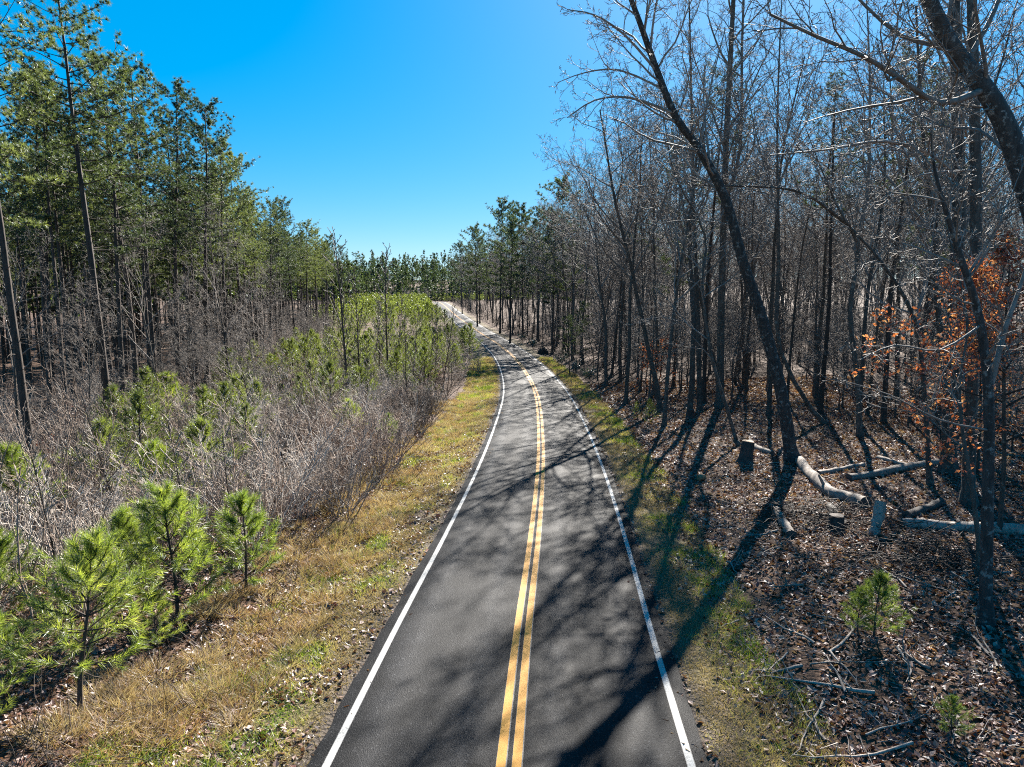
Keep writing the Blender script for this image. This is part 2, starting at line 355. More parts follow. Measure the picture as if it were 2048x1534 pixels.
def strip(name, u0, u1, lift, m, parent=None, edge_pts=None, ragged=0, y0=-38, y1=432, skirt=False):
    ys = np.concatenate([np.arange(y0, 60, .25), np.arange(60, 200, 1.), np.arange(200, y1, 3.)])
    cols = edge_pts or [(u0, 0), (u1, 0)]
    uu = np.array([c[0] for c in cols]); ed = np.array([c[1] for c in cols])
    Ug = np.repeat(uu[None, :], len(ys), 0)
    if ragged:
        Ug[:, 0] += ragged*(fbm(ys*1.3, ys*0+3, 4) - .5)*2; Ug[:, -1] += ragged*(fbm(ys*1.3, ys*0+8, 6) - .5)*2
    Xc = road_x(ys)[:, None]; dx = np.gradient(road_x(ys), ys)[:, None]; k = 1/np.sqrt(1+dx*dx)
    X = Xc + Ug*k; Y = ys[:, None] - Ug*dx*k
    Z = prof(ys)[:, None] + .05*(1 - (np.abs(Ug)/HALF)**2) + lift
    n = len(cols)
    if skirt:
        X = np.concatenate([X[:, :1]-.06, X, X[:, -1:]+.06], 1); Y = np.concatenate([Y[:, :1], Y, Y[:, -1:]], 1)
        Z = np.concatenate([Z[:, :1]-.09, Z, Z[:, -1:]-.09], 1); Ug = np.concatenate([Ug[:, :1], Ug, Ug[:, -1:]], 1); ed = np.concatenate([[0], ed, [0]]); n += 2
    V = np.stack([X, Y, Z], -1).reshape(-1, 3)
    i = (np.arange(len(ys)-1)[:, None]*n + np.arange(n-1)).ravel()
    me = make_mesh(name, V, None, np.stack([i, i+1, i+n+1, i+n], 1), [m], True)
    a = me.attributes.new('u', 'FLOAT', 'POINT'); a.data.foreach_set('value', Ug.ravel().astype(np.float32))
    a = me.attributes.new('edge', 'FLOAT', 'POINT'); a.data.foreach_set('value', np.tile(ed, len(ys)).astype(np.float32))
    return link(name, me, parent)
build_ground()
road = tag(strip('road', -HALF, HALF, 0, asphalt(), None, [(-HALF, 0), (-2.4, 0), (-1.2, 0), (0, 0), (1.2, 0), (2.4, 0), (HALF, 0)], .07, skirt=True), kind='structure')
WH = paint('white_line_paint', (.85, .85, .82), (.36, .36, .36), .41); YE = paint('yellow_line_paint', (1.0, .44, .005), (.36, .34, .31), .27)
for u in (-3.11, 3.11):
    strip('edge_line', u, u, .005, WH, road, [(u-.075, 1), (u-.05, 0), (u+.05, 0), (u+.075, 1)])
for u in (-.135, .135):
    strip('centre_line', u, u, .005, YE, road, [(u-.088, 1), (u-.078, 0), (u+.074, 0), (u+.082, .9), (u+.1, 1)])

# ------------------------------------------------------------------ plant builders
def rand_perp(d):
    v = Vector((rng.gauss(0, 1), rng.gauss(0, 1), rng.gauss(0, 1))); v -= d*v.dot(d)
    return v.normalized() if v.length > 1e-6 else Vector((1, 0, 0))
def rvec(): return Vector((rng.gauss(0, 1), rng.gauss(0, 1), rng.gauss(0, 1)))
UP = Vector((0, 0, 1))
class Spec:
    def __init__(s, **k): s.__dict__.update(k)
def limb(out, p, d, L, r, lv, P, tips=None):
    n = P.seg[lv]; pts = [p.copy()]; rad = [r]; st = L/n; ds = [d.copy()]
    for i in range(n):
        d = (d + rvec()*P.wander[lv] + UP*P.trop[lv]).normalized(); p = p + d*st
        pts.append(p); rad.append(max(r*(1 - (1-P.tip)*(i+1)/n), P.rmin)); ds.append(d)
    out.append((lv, pts, rad))
    if lv < P.top: sprout(out, pts, rad, ds, L, lv, P, P.t0[lv], P.kids[lv], tips)
    elif tips is not None: tips.append((pts[-1], d)); tips.append((pts[-2], ds[-2]))
    if tips is not None and lv == P.top - 1: tips.append((pts[-1], d))
def sprout(out, pts, rad, ds, L, lv, P, t0, kids, tips=None):
    n = len(pts) - 1; ph = rng.random()*6.28
    for k in range(kids):
        t = t0 + (1-t0)*(k + rng.random())/kids; t = min(t, .995)
        f = t*n; i = int(f); q = pts[i].lerp(pts[i+1], f-i); rr = rad[i]*(1-f+i) + rad[i+1]*(f-i); d = ds[min(i+1, n)]
        ph += 2.4 + rng.uniform(-.5, .5)
        a = Vector((math.cos(ph), math.sin(ph), .0)); a -= d*a.dot(d); a = a.normalized() if a.length > .05 else rand_perp(d)
        an = P.ang[lv]*rng.uniform(.75, 1.25)
        if lv > 0: a = (a + rand_perp(d)*.7).normalized()
        nd = d*math.cos(an) + a*math.sin(an)
        sh = P.shape(t) if lv == 0 else (1 - .55*t)
        cl = L*P.ratio[lv]*sh*rng.uniform(.7, 1.2)
        limb(out, q, nd, cl, max(min(rr*.62, P.rk*cl), P.rmin), lv+1, P, tips)
def split(out, sides=(8, 5, 4, 3, 3, 3), lv0=1):
    a, b = Tubes(), Tubes()
    for lv, p, r in out: (a if lv < lv0 else b).add(p, r, sides[lv])
    return a, b
def flare(pts, rad):
    """root flare: widen the foot of a trunk and sink it a little"""
    p0, p1 = pts[0], pts[1]
    extra = [p0 - UP*.35, p0 + (p1-p0).normalized()*.12]
    return [extra[0], extra[1], p0 + (p1-p0).normalized()*.55] + pts[1:], [rad[0]*1.75, rad[0]*1.4, rad[0]*1.08] + rad[1:]
def bare_tree(H, r, t0=.42, kids=(15, 8, 6, 4), ang=(.75, .65, .7, .7), tw='twig', bk='oak_bark', wander=.06, sh=None, leaf=None, rmin=.0095, ratio=.4):
    P = Spec(seg=(10, 6, 4, 3, 1), wander=(wander, .16, .24, .3, .3), trop=(.03, .07, .04, .01, .0), tip=.22, rmin=rmin, top=4, kids=kids, t0=(t0, .25, .2, .2), ang=ang,
             ratio=(ratio, .5, .5, .55), rk=.016, shape=sh or (lambda t: 1.15 - .75*max(0, (t-.45)/.55)))
    out = []; tips = []
    limb(out, Vector((0, 0, 0)), UP.copy(), H, r, 0, P, tips)
    lv, pts, rad = out[0]; out[0] = (0, *flare(pts, rad))
    a, b = split(out)
    parts = [('trunk', a.mesh('trunk', [M[bk]])), ('crown', b.mesh('crown', [M[tw]]))]
    if leaf:
        nm, n, size = leaf
        pk = [tips[rng.randrange(len(tips))][0] for _ in range(n)]
        Pp = np.array([tuple(v) for v in pk]) + nr.normal(size=(n, 3))*.18
        V, T = cards(Pp, size*(.6+.8*nr.rand(n)), 1.2); parts.append(('leaves', make_mesh('leaves', V, T, None, [M[nm]], False, np.tile(nr.rand(n), 2))))
    return parts
def pine_tree(H, r, t0=.5, nb=46, rad=3.0, per=34, ndl='needle', length=.24, width=.027, dead=10, sub=6, bk='pine_bark', top=1.0):
    tr = Tubes(); br = Tubes(); tp = []; td = []
    n = 12; p = Vector((0, 0, 0)); d = UP.copy(); pts = [p]; rr = [r]
    for i in range(n):
        d = (d + rvec()*.018 + UP*.04).normalized(); p = p + d*(H/n); pts.append(p); rr.append(r*(1 - .86*((i+1)/n)**1.1))
    fp, fr = flare(pts, rr); tr.add(fp, fr, 8)
    def on(t):
        f = min(t, .999)*n; i = int(f); return pts[i].lerp(pts[i+1], f-i), rr[i]*(1-f+i)+rr[i+1]*(f-i)
    ph = 0
    for k in range(nb):
        t = t0 + (1-t0)*((k+rng.random())/nb)**.85; q, qr = on(t); s = (t-t0)/(1-t0)
        ph += 2.4 + rng.uniform(-.6, .6)
        prof_ = (.55 + 1.1*s) if s < .35 else (.94 - .62*((s-.35)/.65)**2.2)
        L = rad*prof_*rng.uniform(.5, 1.3); el = -.12 + .8*s*s + rng.uniform(-.15, .2)
        d = Vector((math.cos(ph)*math.cos(el), math.sin(ph)*math.cos(el), math.sin(el))); pp = [q]; dd = [d]
        for j in range(5):
            d = (d + rvec()*.1 + UP*.09).normalized(); pp.append(pp[-1] + d*L/5); dd.append(d)
        r0 = min(qr*.45, .012+.011*L); br.add(pp, [r0*(1-.15*j) for j in range(6)], 4)
        for m_ in range(sub):
            f = 1.3 + 3.6*(m_+rng.random())/sub; i = int(f); b0 = pp[i].lerp(pp[min(i+1, 5)], f-i)
            side = dd[i].cross(UP).normalized() * (1 if m_ % 2 else -1)
            sd = (dd[i]*.75 + side*rng.uniform(.3, 1.0) + UP*rng.uniform(0, .5)).normalized(); sl_ = L*rng.uniform(.16, .42)
            e = b0 + sd*sl_; br.add([b0, e], [r0*.4, .006], 3)
            for f2 in (1.0, .65, .3): tp.append(b0.lerp(e, f2) + rvec()*.09); td.append((sd + UP*.2 + rvec()*.35).normalized())
        tp.append(pp[-1]); td.append(dd[-1])
    tp.append(pts[-1]); td.append(UP.copy())
    for k in range(dead):
        q, qr = on(.12 + (t0-.1)*rng.random()); a = rng.random()*6.28
        d = Vector((math.cos(a), math.sin(a), rng.uniform(-.3, .35))); pp = [q]
        for j in range(3): d = (d + rvec()*.15).normalized(); pp.append(pp[-1] + d*rng.uniform(.25, .7))
        br.add(pp, [.022, .018, .012, .007], 3)
    V, T, ti = needles(tp, td, per, length, width, 1.5, .1)
    return [('trunk', tr.mesh('trunk', [M[bk]])), ('branches', br.mesh('branches', [M['dark_twig']])), ('crown', make_mesh('crown', V, T, None, [M[ndl]], False, ti))]
def young_pine(H, rad, whorls, per, length, width, nm='young', bare=.12, sub=4):
    tr = Tubes(); tp = []; td = []
    n = 7; p = Vector((0, 0, 0)); d = UP.copy(); pts = [p]
    for i in range(n): d = (d + rvec()*.03 + UP*.05).normalized(); p = p + d*H/n; pts.append(p)
    r = .012*H + .012
    tr.add([pts[0]-UP*.1] + pts, [r*1.3] + [r*(1-.85*i/n) for i in range(n+1)], 6)
    for wv in range(whorls):
        t = bare + (.9-bare)*(wv/(whorls-1))**.9; f = t*n; i = min(int(f), n-1); q = pts[i].lerp(pts[i+1], f-i); s = wv/(whorls-1)
        ph = rng.random()*6.28; kb = 5 if s < .6 else (4 if s < .85 else 3)
        for k in range(kb):
            a = ph + k*6.28/kb + rng.uniform(-.35, .35); L = rad*(1.0 - .78*s**1.3)*(0.65 + .35*min(1, s*5+.4))*rng.uniform(.7, 1.25)
            el = .15 + .75*s + rng.uniform(-.15, .15); d = Vector((math.cos(a)*math.cos(el), math.sin(a)*math.cos(el), math.sin(el))); pp = [q]; dd = [d]
            for j in range(4): d = (d + rvec()*.09 + UP*.13).normalized(); pp.append(pp[-1] + d*L/4); dd.append(d)
            tr.add(pp, [r*.35*(1-.2*j) for j in range(5)], 3)
            for g in (1.8, 2.5, 3.1, 3.6, 4.0):
                ii = min(int(g), 3); tp.append(pp[ii].lerp(pp[ii+1], g-ii)); td.append(dd[ii+1])
            for m_ in range(sub):
                g = 1.4 + 2.4*(m_+rng.random())/sub; ii = int(g); b0 = pp[ii].lerp(pp[min(ii+1, 4)], g-ii)
                sd = (dd[ii] + rand_perp(dd[ii])*rng.uniform(.5, 1.0) + UP*.25).normalized(); e = b0 + sd*L*rng.uniform(.18, .38)
                tr.add([b0, e], [r*.16, .003], 3)
                for f2 in (1.0,): tp.append(b0.lerp(e, f2)); td.append(sd)
    for f2 in (1.0, .7, .4, .1): tp.append(pts[-2].lerp(pts[-1], f2)); td.append(UP.copy())
    V, T, ti = needles(tp, td, per, length, width, .8, length*1.3, .3)
    return [('trunk', tr.mesh('trunk', [M['dark_twig']])), ('crown', make_mesh('crown', V, T, None, [M[nm]], False, ti))]
def bare_shrub(H, stems, spread, m='brush', kids=(6, 3), rmin=.0085, leaf=None):
    out = []; tips = []
    P = Spec(seg=(6, 4, 3), wander=(.12, .2, .25), trop=(.03, .06, .02), tip=.3, rmin=rmin, top=2, kids=kids, t0=(.2, .2), ang=(.6, .7), ratio=(.4, .5), rk=.01, shape=lambda t: 1.1 - .5*t)
    for k in range(stems):
        a = rng.random()*6.28; rr = spread*math.sqrt(rng.random()); p = Vector((math.cos(a)*rr, math.sin(a)*rr, -.1))
        d = (UP + Vector((math.cos(a), math.sin(a), 0))*rng.uniform(0, .75) + rvec()*.15).normalized()
        limb(out, p, d, H*rng.uniform(.55, 1.1), .007*H + .004, 0, P, tips)
    t = Tubes()
    for lv, p, r in out: t.add(p, r, (4, 3, 3)[lv])
    me = t.mesh('shrub', [M[m]])
    if not leaf: return [(None, me)]
    nm, n, size = leaf
    Pp = np.array([tuple(tips[rng.randrange(len(tips))][0]) for _ in range(n)]) + nr.normal(size=(n, 3))*.08
    V, T = cards(Pp, size*(.6+.8*nr.rand(n)), 1.2)
    return [('stems', me), ('leaves', make_mesh('leaves', V, T, None, [M[nm]], False, np.tile(nr.rand(n), 2)))]
def sapling(H, r, n1=26, ang=.62, m='twig', n2=3):
    out = []
    P = Spec(seg=(9, 4, 3), wander=(.025, .07, .15), trop=(.03, .07, .05), tip=.12, rmin=.028, top=2, kids=(n1, n2), t0=(.18, .25), ang=(ang, .5), ratio=(.24, .42), rk=.009, shape=lambda t: 1.15 - .9*t)
    limb(out, Vector((0, 0, -.1)), UP.copy(), H, r, 0, P)
    a, b = split(out, (6, 3, 3))
    return [('trunk', a.mesh('trunk', [M['dark_twig']])), ('branches', b.mesh('branches', [M[m]]))]

# prototypes, each a list of (part name, mesh)
PINES = [pine_tree(24, .21, .55, 54, 3.7, dead=18), pine_tree(23, .19, .52, 50, 3.2, dead=18), pine_tree(25, .22, .5, 54, 3.5, ndl='needle_dark', dead=20), pine_tree(22, .17, .6, 42, 2.9, dead=20), pine_tree(24, .2, .54, 50, 3.7, ndl='needle_dark', dead=18)]
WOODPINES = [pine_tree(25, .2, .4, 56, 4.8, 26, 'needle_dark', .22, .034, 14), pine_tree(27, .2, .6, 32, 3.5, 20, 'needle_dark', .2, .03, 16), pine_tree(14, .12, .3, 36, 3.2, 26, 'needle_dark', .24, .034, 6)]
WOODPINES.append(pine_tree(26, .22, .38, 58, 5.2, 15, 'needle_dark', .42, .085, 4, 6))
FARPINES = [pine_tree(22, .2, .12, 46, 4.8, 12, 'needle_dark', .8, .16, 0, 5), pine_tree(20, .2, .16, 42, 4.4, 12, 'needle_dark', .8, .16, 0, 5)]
BARES = [bare_tree(24, .22), bare_tree(26, .2, .5), bare_tree(22, .16, .38, (17, 8, 5, 4)), bare_tree(25, .18, .55, (13, 9, 6, 3), (.55, .6, .7, .7)),
         bare_tree(19, .12, .3, (17, 7, 5, 4), (.6, .6, .7, .7)), bare_tree(23, .2, .42, leaf=('brownleaf', 160, .13))]
UNDER = [bare_tree(9, .07, .2, (18, 8, 6, 3), (1.05, .7, .7, .7), wander=.09, rmin=.008, ratio=.42, sh=lambda t: 1.15-.6*t),
         bare_tree(7, .055, .15, (17, 8, 6, 3), (1.15, .7, .7, .7), wander=.11, rmin=.008, ratio=.48, sh=lambda t: 1.1-.5*t),
         bare_tree(11, .08, .22, (18, 8, 6, 3), (.9, .7, .7, .7), wander=.07, rmin=.008, ratio=.36, sh=lambda t: 1.15-.6*t)]
YOUNG = [young_pine(3.6, 1.35, 9, 36, .21, .008, bare=.27, sub=5), young_pine(3.2, 1.75, 8, 36, .23, .0085, sub=6), young_pine(2.5, 1.3, 7, 34, .2, .008, sub=5)]
YOUNGFAR = [young_pine(3.6, 1.6, 7, 12, .26, .022, 'young_far', sub=4), young_pine(3.0, 1.5, 6, 12, .26, .022, 'young_far', sub=4), young_pine(4.4, 1.7, 8, 12, .26, .022, 'young_far', sub=4)]
SHRUBS = [bare_shrub(3.9, 18, .8), bare_shrub(3.2, 22, .9, kids=(7, 4)), bare_shrub(4.8, 15, .7, 'red_twig'), bare_shrub(3.5, 20, .8, 'twig'), bare_shrub(2.6, 26, 1.0, 'dark_twig', (7, 4)), bare_shrub(3.0, 20, .85, 'red_twig', (7, 4))]
REDS = [bare_shrub(2.0, 8, .4, 'dark_twig', (6, 3), .006, ('redleaf', 500, .085)), bare_shrub(2.3, 7, .4, 'dark_twig', (6, 3), .006, ('redleaf', 350, .09))]
SAPS = [sapling(14, .12, 34), sapling(12, .1, 30), sapling(10, .085, 26, .7)]

# ------------------------------------------------------------------ scatter helpers
def put(name, protos, x, y, label, cat, group, sc=1.0, i=None, lean=None, dz=0):
    parts = protos[rng.randrange(len(protos)) if i is None else i]
    loc = (x, y, gz(x, y) + dz); rz = rng.random()*6.28
    if len(parts) == 1 and parts[0][0] is None:
        return tag(link(name, parts[0][1], None, loc, rz, sc), label, cat, group)
    return plant(name, parts, loc, rz, sc, label, cat, group, lean)
def spread(n, gen, ok, dmin, taken=None, tries=60):
    pts = [] if taken is None else taken; out = []
    for _ in range(n*tries):
        if len(out) >= n: break
        x, y = gen()
        if not ok(x, y): continue
        dm = dmin(x, y) if callable(dmin) else dmin
        if any((x-a)**2 + (y-b)**2 < dm*dm for a, b in pts): continue
        pts.append((x, y)); out.append((x, y))
    return out
PEY = [0, 20, 38, 60, 90, 124, 146, 200, 300, 400]; PEX = [-17, -19, -23, -27, -33, -40, -43, -52, -64, -84]
def pine_edge(y): return float(np.interp(y, PEY, PEX))
def inview(x, y, mx=60): return y > 3 and -1024-mx < (x/(y*_c+2*_s))*FPX < 1024+mx

used_labels = {}
def beside(noun, x, y, marks, size=None):
    """a phrase naming the landmark a plant stands next to"""
    mx, my, nm = min(marks, key=lambda q: (q[0]-x)**2 + .5*(q[1]-y)**2)
    dx, dy = x-mx, (y-my)*.7
    side = ('behind' if dy > 0 else 'in front of') if abs(dy) > abs(dx) else ('to the right of' if dx > 0 else 'to the left of')
    far = 'well ' if dx*dx + dy*dy > 64 else ('close ' if dx*dx+dy*dy < 6 else '')
    t = f'{size or ""} {noun} {far}{side} {nm}'.split()
    if len(t) > 16 and far: t = f'{size or ""} {noun} {side} {nm}'.split()
    return ' '.join(t if len(t) <= 16 else t[len((size or '').split()):])
def sized(s, lo, hi): return 'short' if s < lo else ('tall' if s > hi else 'mid sized')
# ------------------------------------------------------------------ left pine wood
taken = []
front = [  # x in photo, Y, height scale, prototype
    (40, 30, .98, 1), (205, 38, 1.06, 0), (118, 43, .98, 3), (300, 52, 1.04, 4), (345, 60, 1.05, 2), (405, 60, 1.0, 2), (447, 70, 1.05, 1), (478, 82, 1.05, 0), (510, 92, 1.02, 3), (538, 104, .98, 0), (560, 114, .96, 4),
    (588, 122, 1.03, 2), (612, 134, .98, 0), (632, 145, 1.0, 1), (650, 160, .98, 3), (666, 196, 1.0, 2)]
ords = ['first', 'second', 'third', 'fourth', 'fifth', 'sixth', 'seventh', 'eighth', 'ninth', 'tenth', 'eleventh', 'twelfth', 'thirteenth', 'fourteenth', 'fifteenth', 'sixteenth']
for k, (px, Y, s, i) in enumerate(front):
    x = (px-1024)/FPX*(Y*_c + 2*_s); taken.append((x, Y))
    lab = {1: 'tallest pine of the left wood, its dark trunk rising out of the top', 0: 'pine cut by the left edge in the front row of the wood', 5: 'round topped dark pine standing proud against the sky in the left wood',
           11: 'dark flat topped pine on the skyline at the far end of the left wood', 15: 'last small pine at the far end of the left wood'}.get(k, ords[k] + ' pine from the near end along the front of the left wood')
    put('pine_tree', PINES, x, Y, lab, 'pine tree', 'tall pines of the left wood', s, i)
LMP = [(taken[k][0], taken[k][1], 'the ' + (ords[k] + ' front pine' if k not in (1, 5, 11, 15) else {1: 'tallest front pine', 5: 'round topped front pine', 11: 'flat topped front pine', 15: 'last front pine'}[k])) for k in range(len(taken))]
def genl():
    y = rng.uniform(24, 230)**1.0; return pine_edge(y) - 60*rng.random()**1.4 - 1.0, y
for x, y in spread(275, genl, lambda x, y: inview(x, y, 120), lambda x, y: 2.0 + .007*y, taken):
    sc = rng.uniform(.82, 1.0)
    put('pine_tree', PINES, x, y, beside('slim dark pine' if y < 130 else 'small looking far pine', x, y, LMP, sized(sc, .88, .94)), 'pine tree', 'pines standing deep in the left wood', sc)
# bare trees in front of the pines
for px, Y, s, i, lab in ((300, 46, .72, 4, 'pale grey bare tree with a bent trunk before the left pine wood'), (455, 58, .8, 4, 'dark bare tree with fine twigs beside the round topped pine'),
                         (20, 34, .5, 2, 'pale bare tree with crooked twigs at the left edge'), (520, 75, .62, 4, 'slender bare tree in the brush before the mid left pines'), (160, 36, .45, 4, 'short bare tree leaning before the tallest pine')):
    put('bare_tree', BARES, (px-1024)/FPX*Y, Y, lab, 'bare tree', 'bare trees at the front of the left wood', s, i, (0, rng.uniform(-.08, .08)))

# ------------------------------------------------------------------ left brush and young pines
near_young = [  # x, y of foot in the photograph's ground, proto, scale, label
    (-8.4, 12.3, 0, 1.0, 'bright green young pine nearest the camera with a bare brown stem'),
    (-8.6, 16.6, 1, 1.08, 'bushy young pine with yellow tips, middle of the roadside clump'), (-9.9, 16.8, 0, .85, 'dark shaded young pine at the left of the roadside clump'),
    (-7.6, 18.6, 2, 1.15, 'young pine on the right of the clump with a brown dead sprig'), (-8.3, 15.0, 2, .55, 'knee high pine seedling under the roadside clump'),
    (-12.6, 15.9, 1, .8, 'young pine cut by the left edge above the brush'), (-9.75, 11.3, 2, .6, 'low young pine in the bottom left corner'), (-10.6, 13.1, 2, .65, 'small shaded pine left of the nearest young pine'),
    (-16.5, 22.5, 0, 1.0, 'feathery young pine standing in grey brush at the left'), (-13.4, 24.8, 1, .9, 'young pine half hidden in brush under the left tangle'),
    (-10.3, 43, 2, .95, 'small pine at the corner of the brush near the verge'), (-7.6, 41, 2, .7, 'little pale pine alone at the verge'),
    (-23.6, 46, 2, 1.5, 'thin tall young pine before the dark trunks on the left')]
for x, y, i, s, lab in near_young:
    put('young_pine', YOUNG, x, y, lab, 'young pine', 'young pines beside the left verge', s, i)
tk = [(a[0], a[1]) for a in near_young]
LML = [(-8.4, 12.3, 'the nearest young pine'), (-8.6, 16.6, 'the bushy yellow tipped pine'), (-7.6, 18.6, 'the brown sprigged pine'), (-12.3, 15.6, 'the left edge young pine'), (-16.5, 22.5, 'the feathery young pine'), (-13.4, 24.8, 'the half hidden young pine'),
       (-10.3, 43, 'the brush corner pine'), (-7.6, 41, 'the little pale verge pine'), (-23.6, 46, 'the thin young pine')]
for px_, Y_, nm_ in ((694, 60, 'the tallest bare sapling'), (776, 66, 'the mid brush sapling'), (810, 58, 'the short dark sapling'), (852, 62, 'the third roadside sapling'), (884, 64, 'the bend sapling'), (640, 52, 'the lone sapling'), (560, 48, 'the low bare sapling'), (745, 80, 'the faint bare sapling'),
                    (440, 22, 'the dark stemmed sapling'), (70, 17, 'the drooping sapling'), (205, 24, 'the straight thin sapling'), (540, 78, 'the rust red shrub'), (130, 28, 'the dark red shrub'), (170, 40, 'the pine shaded red shrub')): LML.append(((px_-1024)/FPX*Y_, Y_, nm_))
def geny():
    y = rng.uniform(24, 150); e = pine_edge(y); r_ = float(road_x(y)); return rng.uniform(e+1, r_-9.5), y
for x, y in spread(120, geny, lambda x, y: inview(x, y) and x < float(road_x(y)) - 8.5 - .02*y and (x < -12 or y > 60), 1.5, tk):
    sc = rng.uniform(.75, 1.25)
    put('young_pine', YOUNGFAR, x, y, beside('brush grown young pine', x, y, LML, sized(sc, .92, 1.08)), 'young pine', 'young pines scattered in the left brush', sc)
def genf():
    y = 72 + 310*rng.random()**1.25; return rng.uniform(pine_edge(y)+2, float(road_x(y))-7), y
for x, y in spread(170, genf, lambda x, y: inview(x, y), lambda x, y: 1.9 + .004*y, tk):
    sc = rng.uniform(.9, 1.4)
    put('young_pine', YOUNGFAR, x, y, beside('planted young pine', x, y, LML + LMP, sized(sc, 1.06, 1.24)), 'young pine', 'dense planting of young pines', sc)
tk2 = list(tk)
def brush_edge(y):     # left limit of the open verge
    return float(road_x(y)) - (6.3 + 2.2*float(vnoise(y*.09, 0, 3)) if y > 20 else 6.9)
def gens():
    y = 10 + 95*rng.random()**1.7; return rng.uniform(pine_edge(y)-8, brush_edge(y)), y
for x, y in spread(292, gens, lambda x, y: inview(x, y, 160) and not (y < 21 and x > -10.8 - .12*(y-10)), lambda x, y: .85 + .012*y, None):
    sc = rng.uniform(.5, 1.02); k = rng.randrange(6)
    put('bare_shrub', SHRUBS, x, y, beside(('bare pale shrub', 'bushy pale shrub', 'lanky reddish shrub', 'grey brown shrub', 'dense dark shrub', 'twiggy reddish shrub')[k], x, y, LML, sized(sc, .67, .85)), 'shrub', 'bare shrubs in the left brush', sc, k)
for px, py, Y, s, lab in ((30, 760, 30, 1.0, 'red leaved shrub at the left edge under the pines'), (170, 700, 40, 1., 'red leaved shrub before the trunks of the tallest pine'), (130, 800, 28, .8, 'dark red shrub in the brush on the left'),
                          (540, 690, 78, 1.5, 'rust red shrub at the foot of the mid left pines'), (575, 700, 72, 1.2, 'second rust red shrub right of the larger one'), (270, 640, 46, 1.2, 'faded red shrub in shade between pine trunks'),
                          (870, 735, 74, 1.0, 'rusty leaved shrub at the edge of the brush by the bend')):
    p = at(px, py, Y); put('red_leaved_shrub', REDS, p.x, p.y, lab, 'shrub', 'red leaved shrubs on the left', s)
saps = [(668, 64, .6, 1, 'bare sapling left of the tallest sapling'), (732, 56, .55, 2, 'low bare sapling right of the tallest pair'), (758, 72, .75, 1, 'bare sapling left of the mid brush sapling'), (838, 57, .5, 2, 'short bare sapling at the brush edge near the bend'), (902, 70, .55, 2, 'last bare sapling beside the road at the bend'),
        (610, 66, .7, 1, 'thin bare sapling before the far green planting'), (500, 40, .5, 1, 'bare sapling in brush before the round topped pine'), (694, 60, 1.05, 0, 'tallest bare sapling with upswept branches left of the bend'), (715, 62, .82, 0, 'bare sapling just right of the tallest sapling'), (776, 66, 1.0, 0, 'tall bare sapling midway between road and pines'), (788, 70, .85, 1, 'thin bare sapling close behind the mid one'),
        (810, 58, .62, 1, 'short dark bare sapling at the brush front'), (824, 64, .7, 1, 'bare sapling fourth from the road edge'), (852, 62, .72, 1, 'bare sapling third from the road edge'), (868, 66, .66, 2, 'bare sapling second from the road edge'),
        (884, 64, .72, 1, 'bare sapling nearest the road edge at the bend'), (640, 52, .6, 2, 'bare sapling standing alone in the mid brush'), (560, 48, .5, 2, 'low bare sapling left of the mid brush'), (745, 80, .8, 1, 'faint bare sapling between the two tall ones'),
        (440, 22, .42, 2, 'dark stemmed bare sapling behind the roadside pine clump'), (345, 20.5, .46, 2, 'bare sapling rising through the roadside pine clump'), (70, 17, .46, 2, 'bare sapling with drooping twigs at the left edge'), (205, 24, .42, 1, 'straight thin bare sapling in the left brush')]
for px, Y, s, i, lab in saps:
    put('bare_sapling', SAPS, (px-1024)/FPX*Y, Y, lab, 'sapling', 'bare saplings in the left brush', s, i, (0, rng.uniform(-.05, .05)))

for k in range(46):
    y = rng.uniform(34, 150); x = pine_edge(y) + rng.uniform(-4, 5); sc = rng.uniform(.5, .95); i = rng.randrange(3)
    put('understory_tree', UNDER, x, y, beside(('level branched small tree', 'low spreading small tree', 'upright small tree')[i], x, y, LMP, sized(sc, .65, .8)), 'small tree', 'small bare trees along the left wood edge', sc, i)
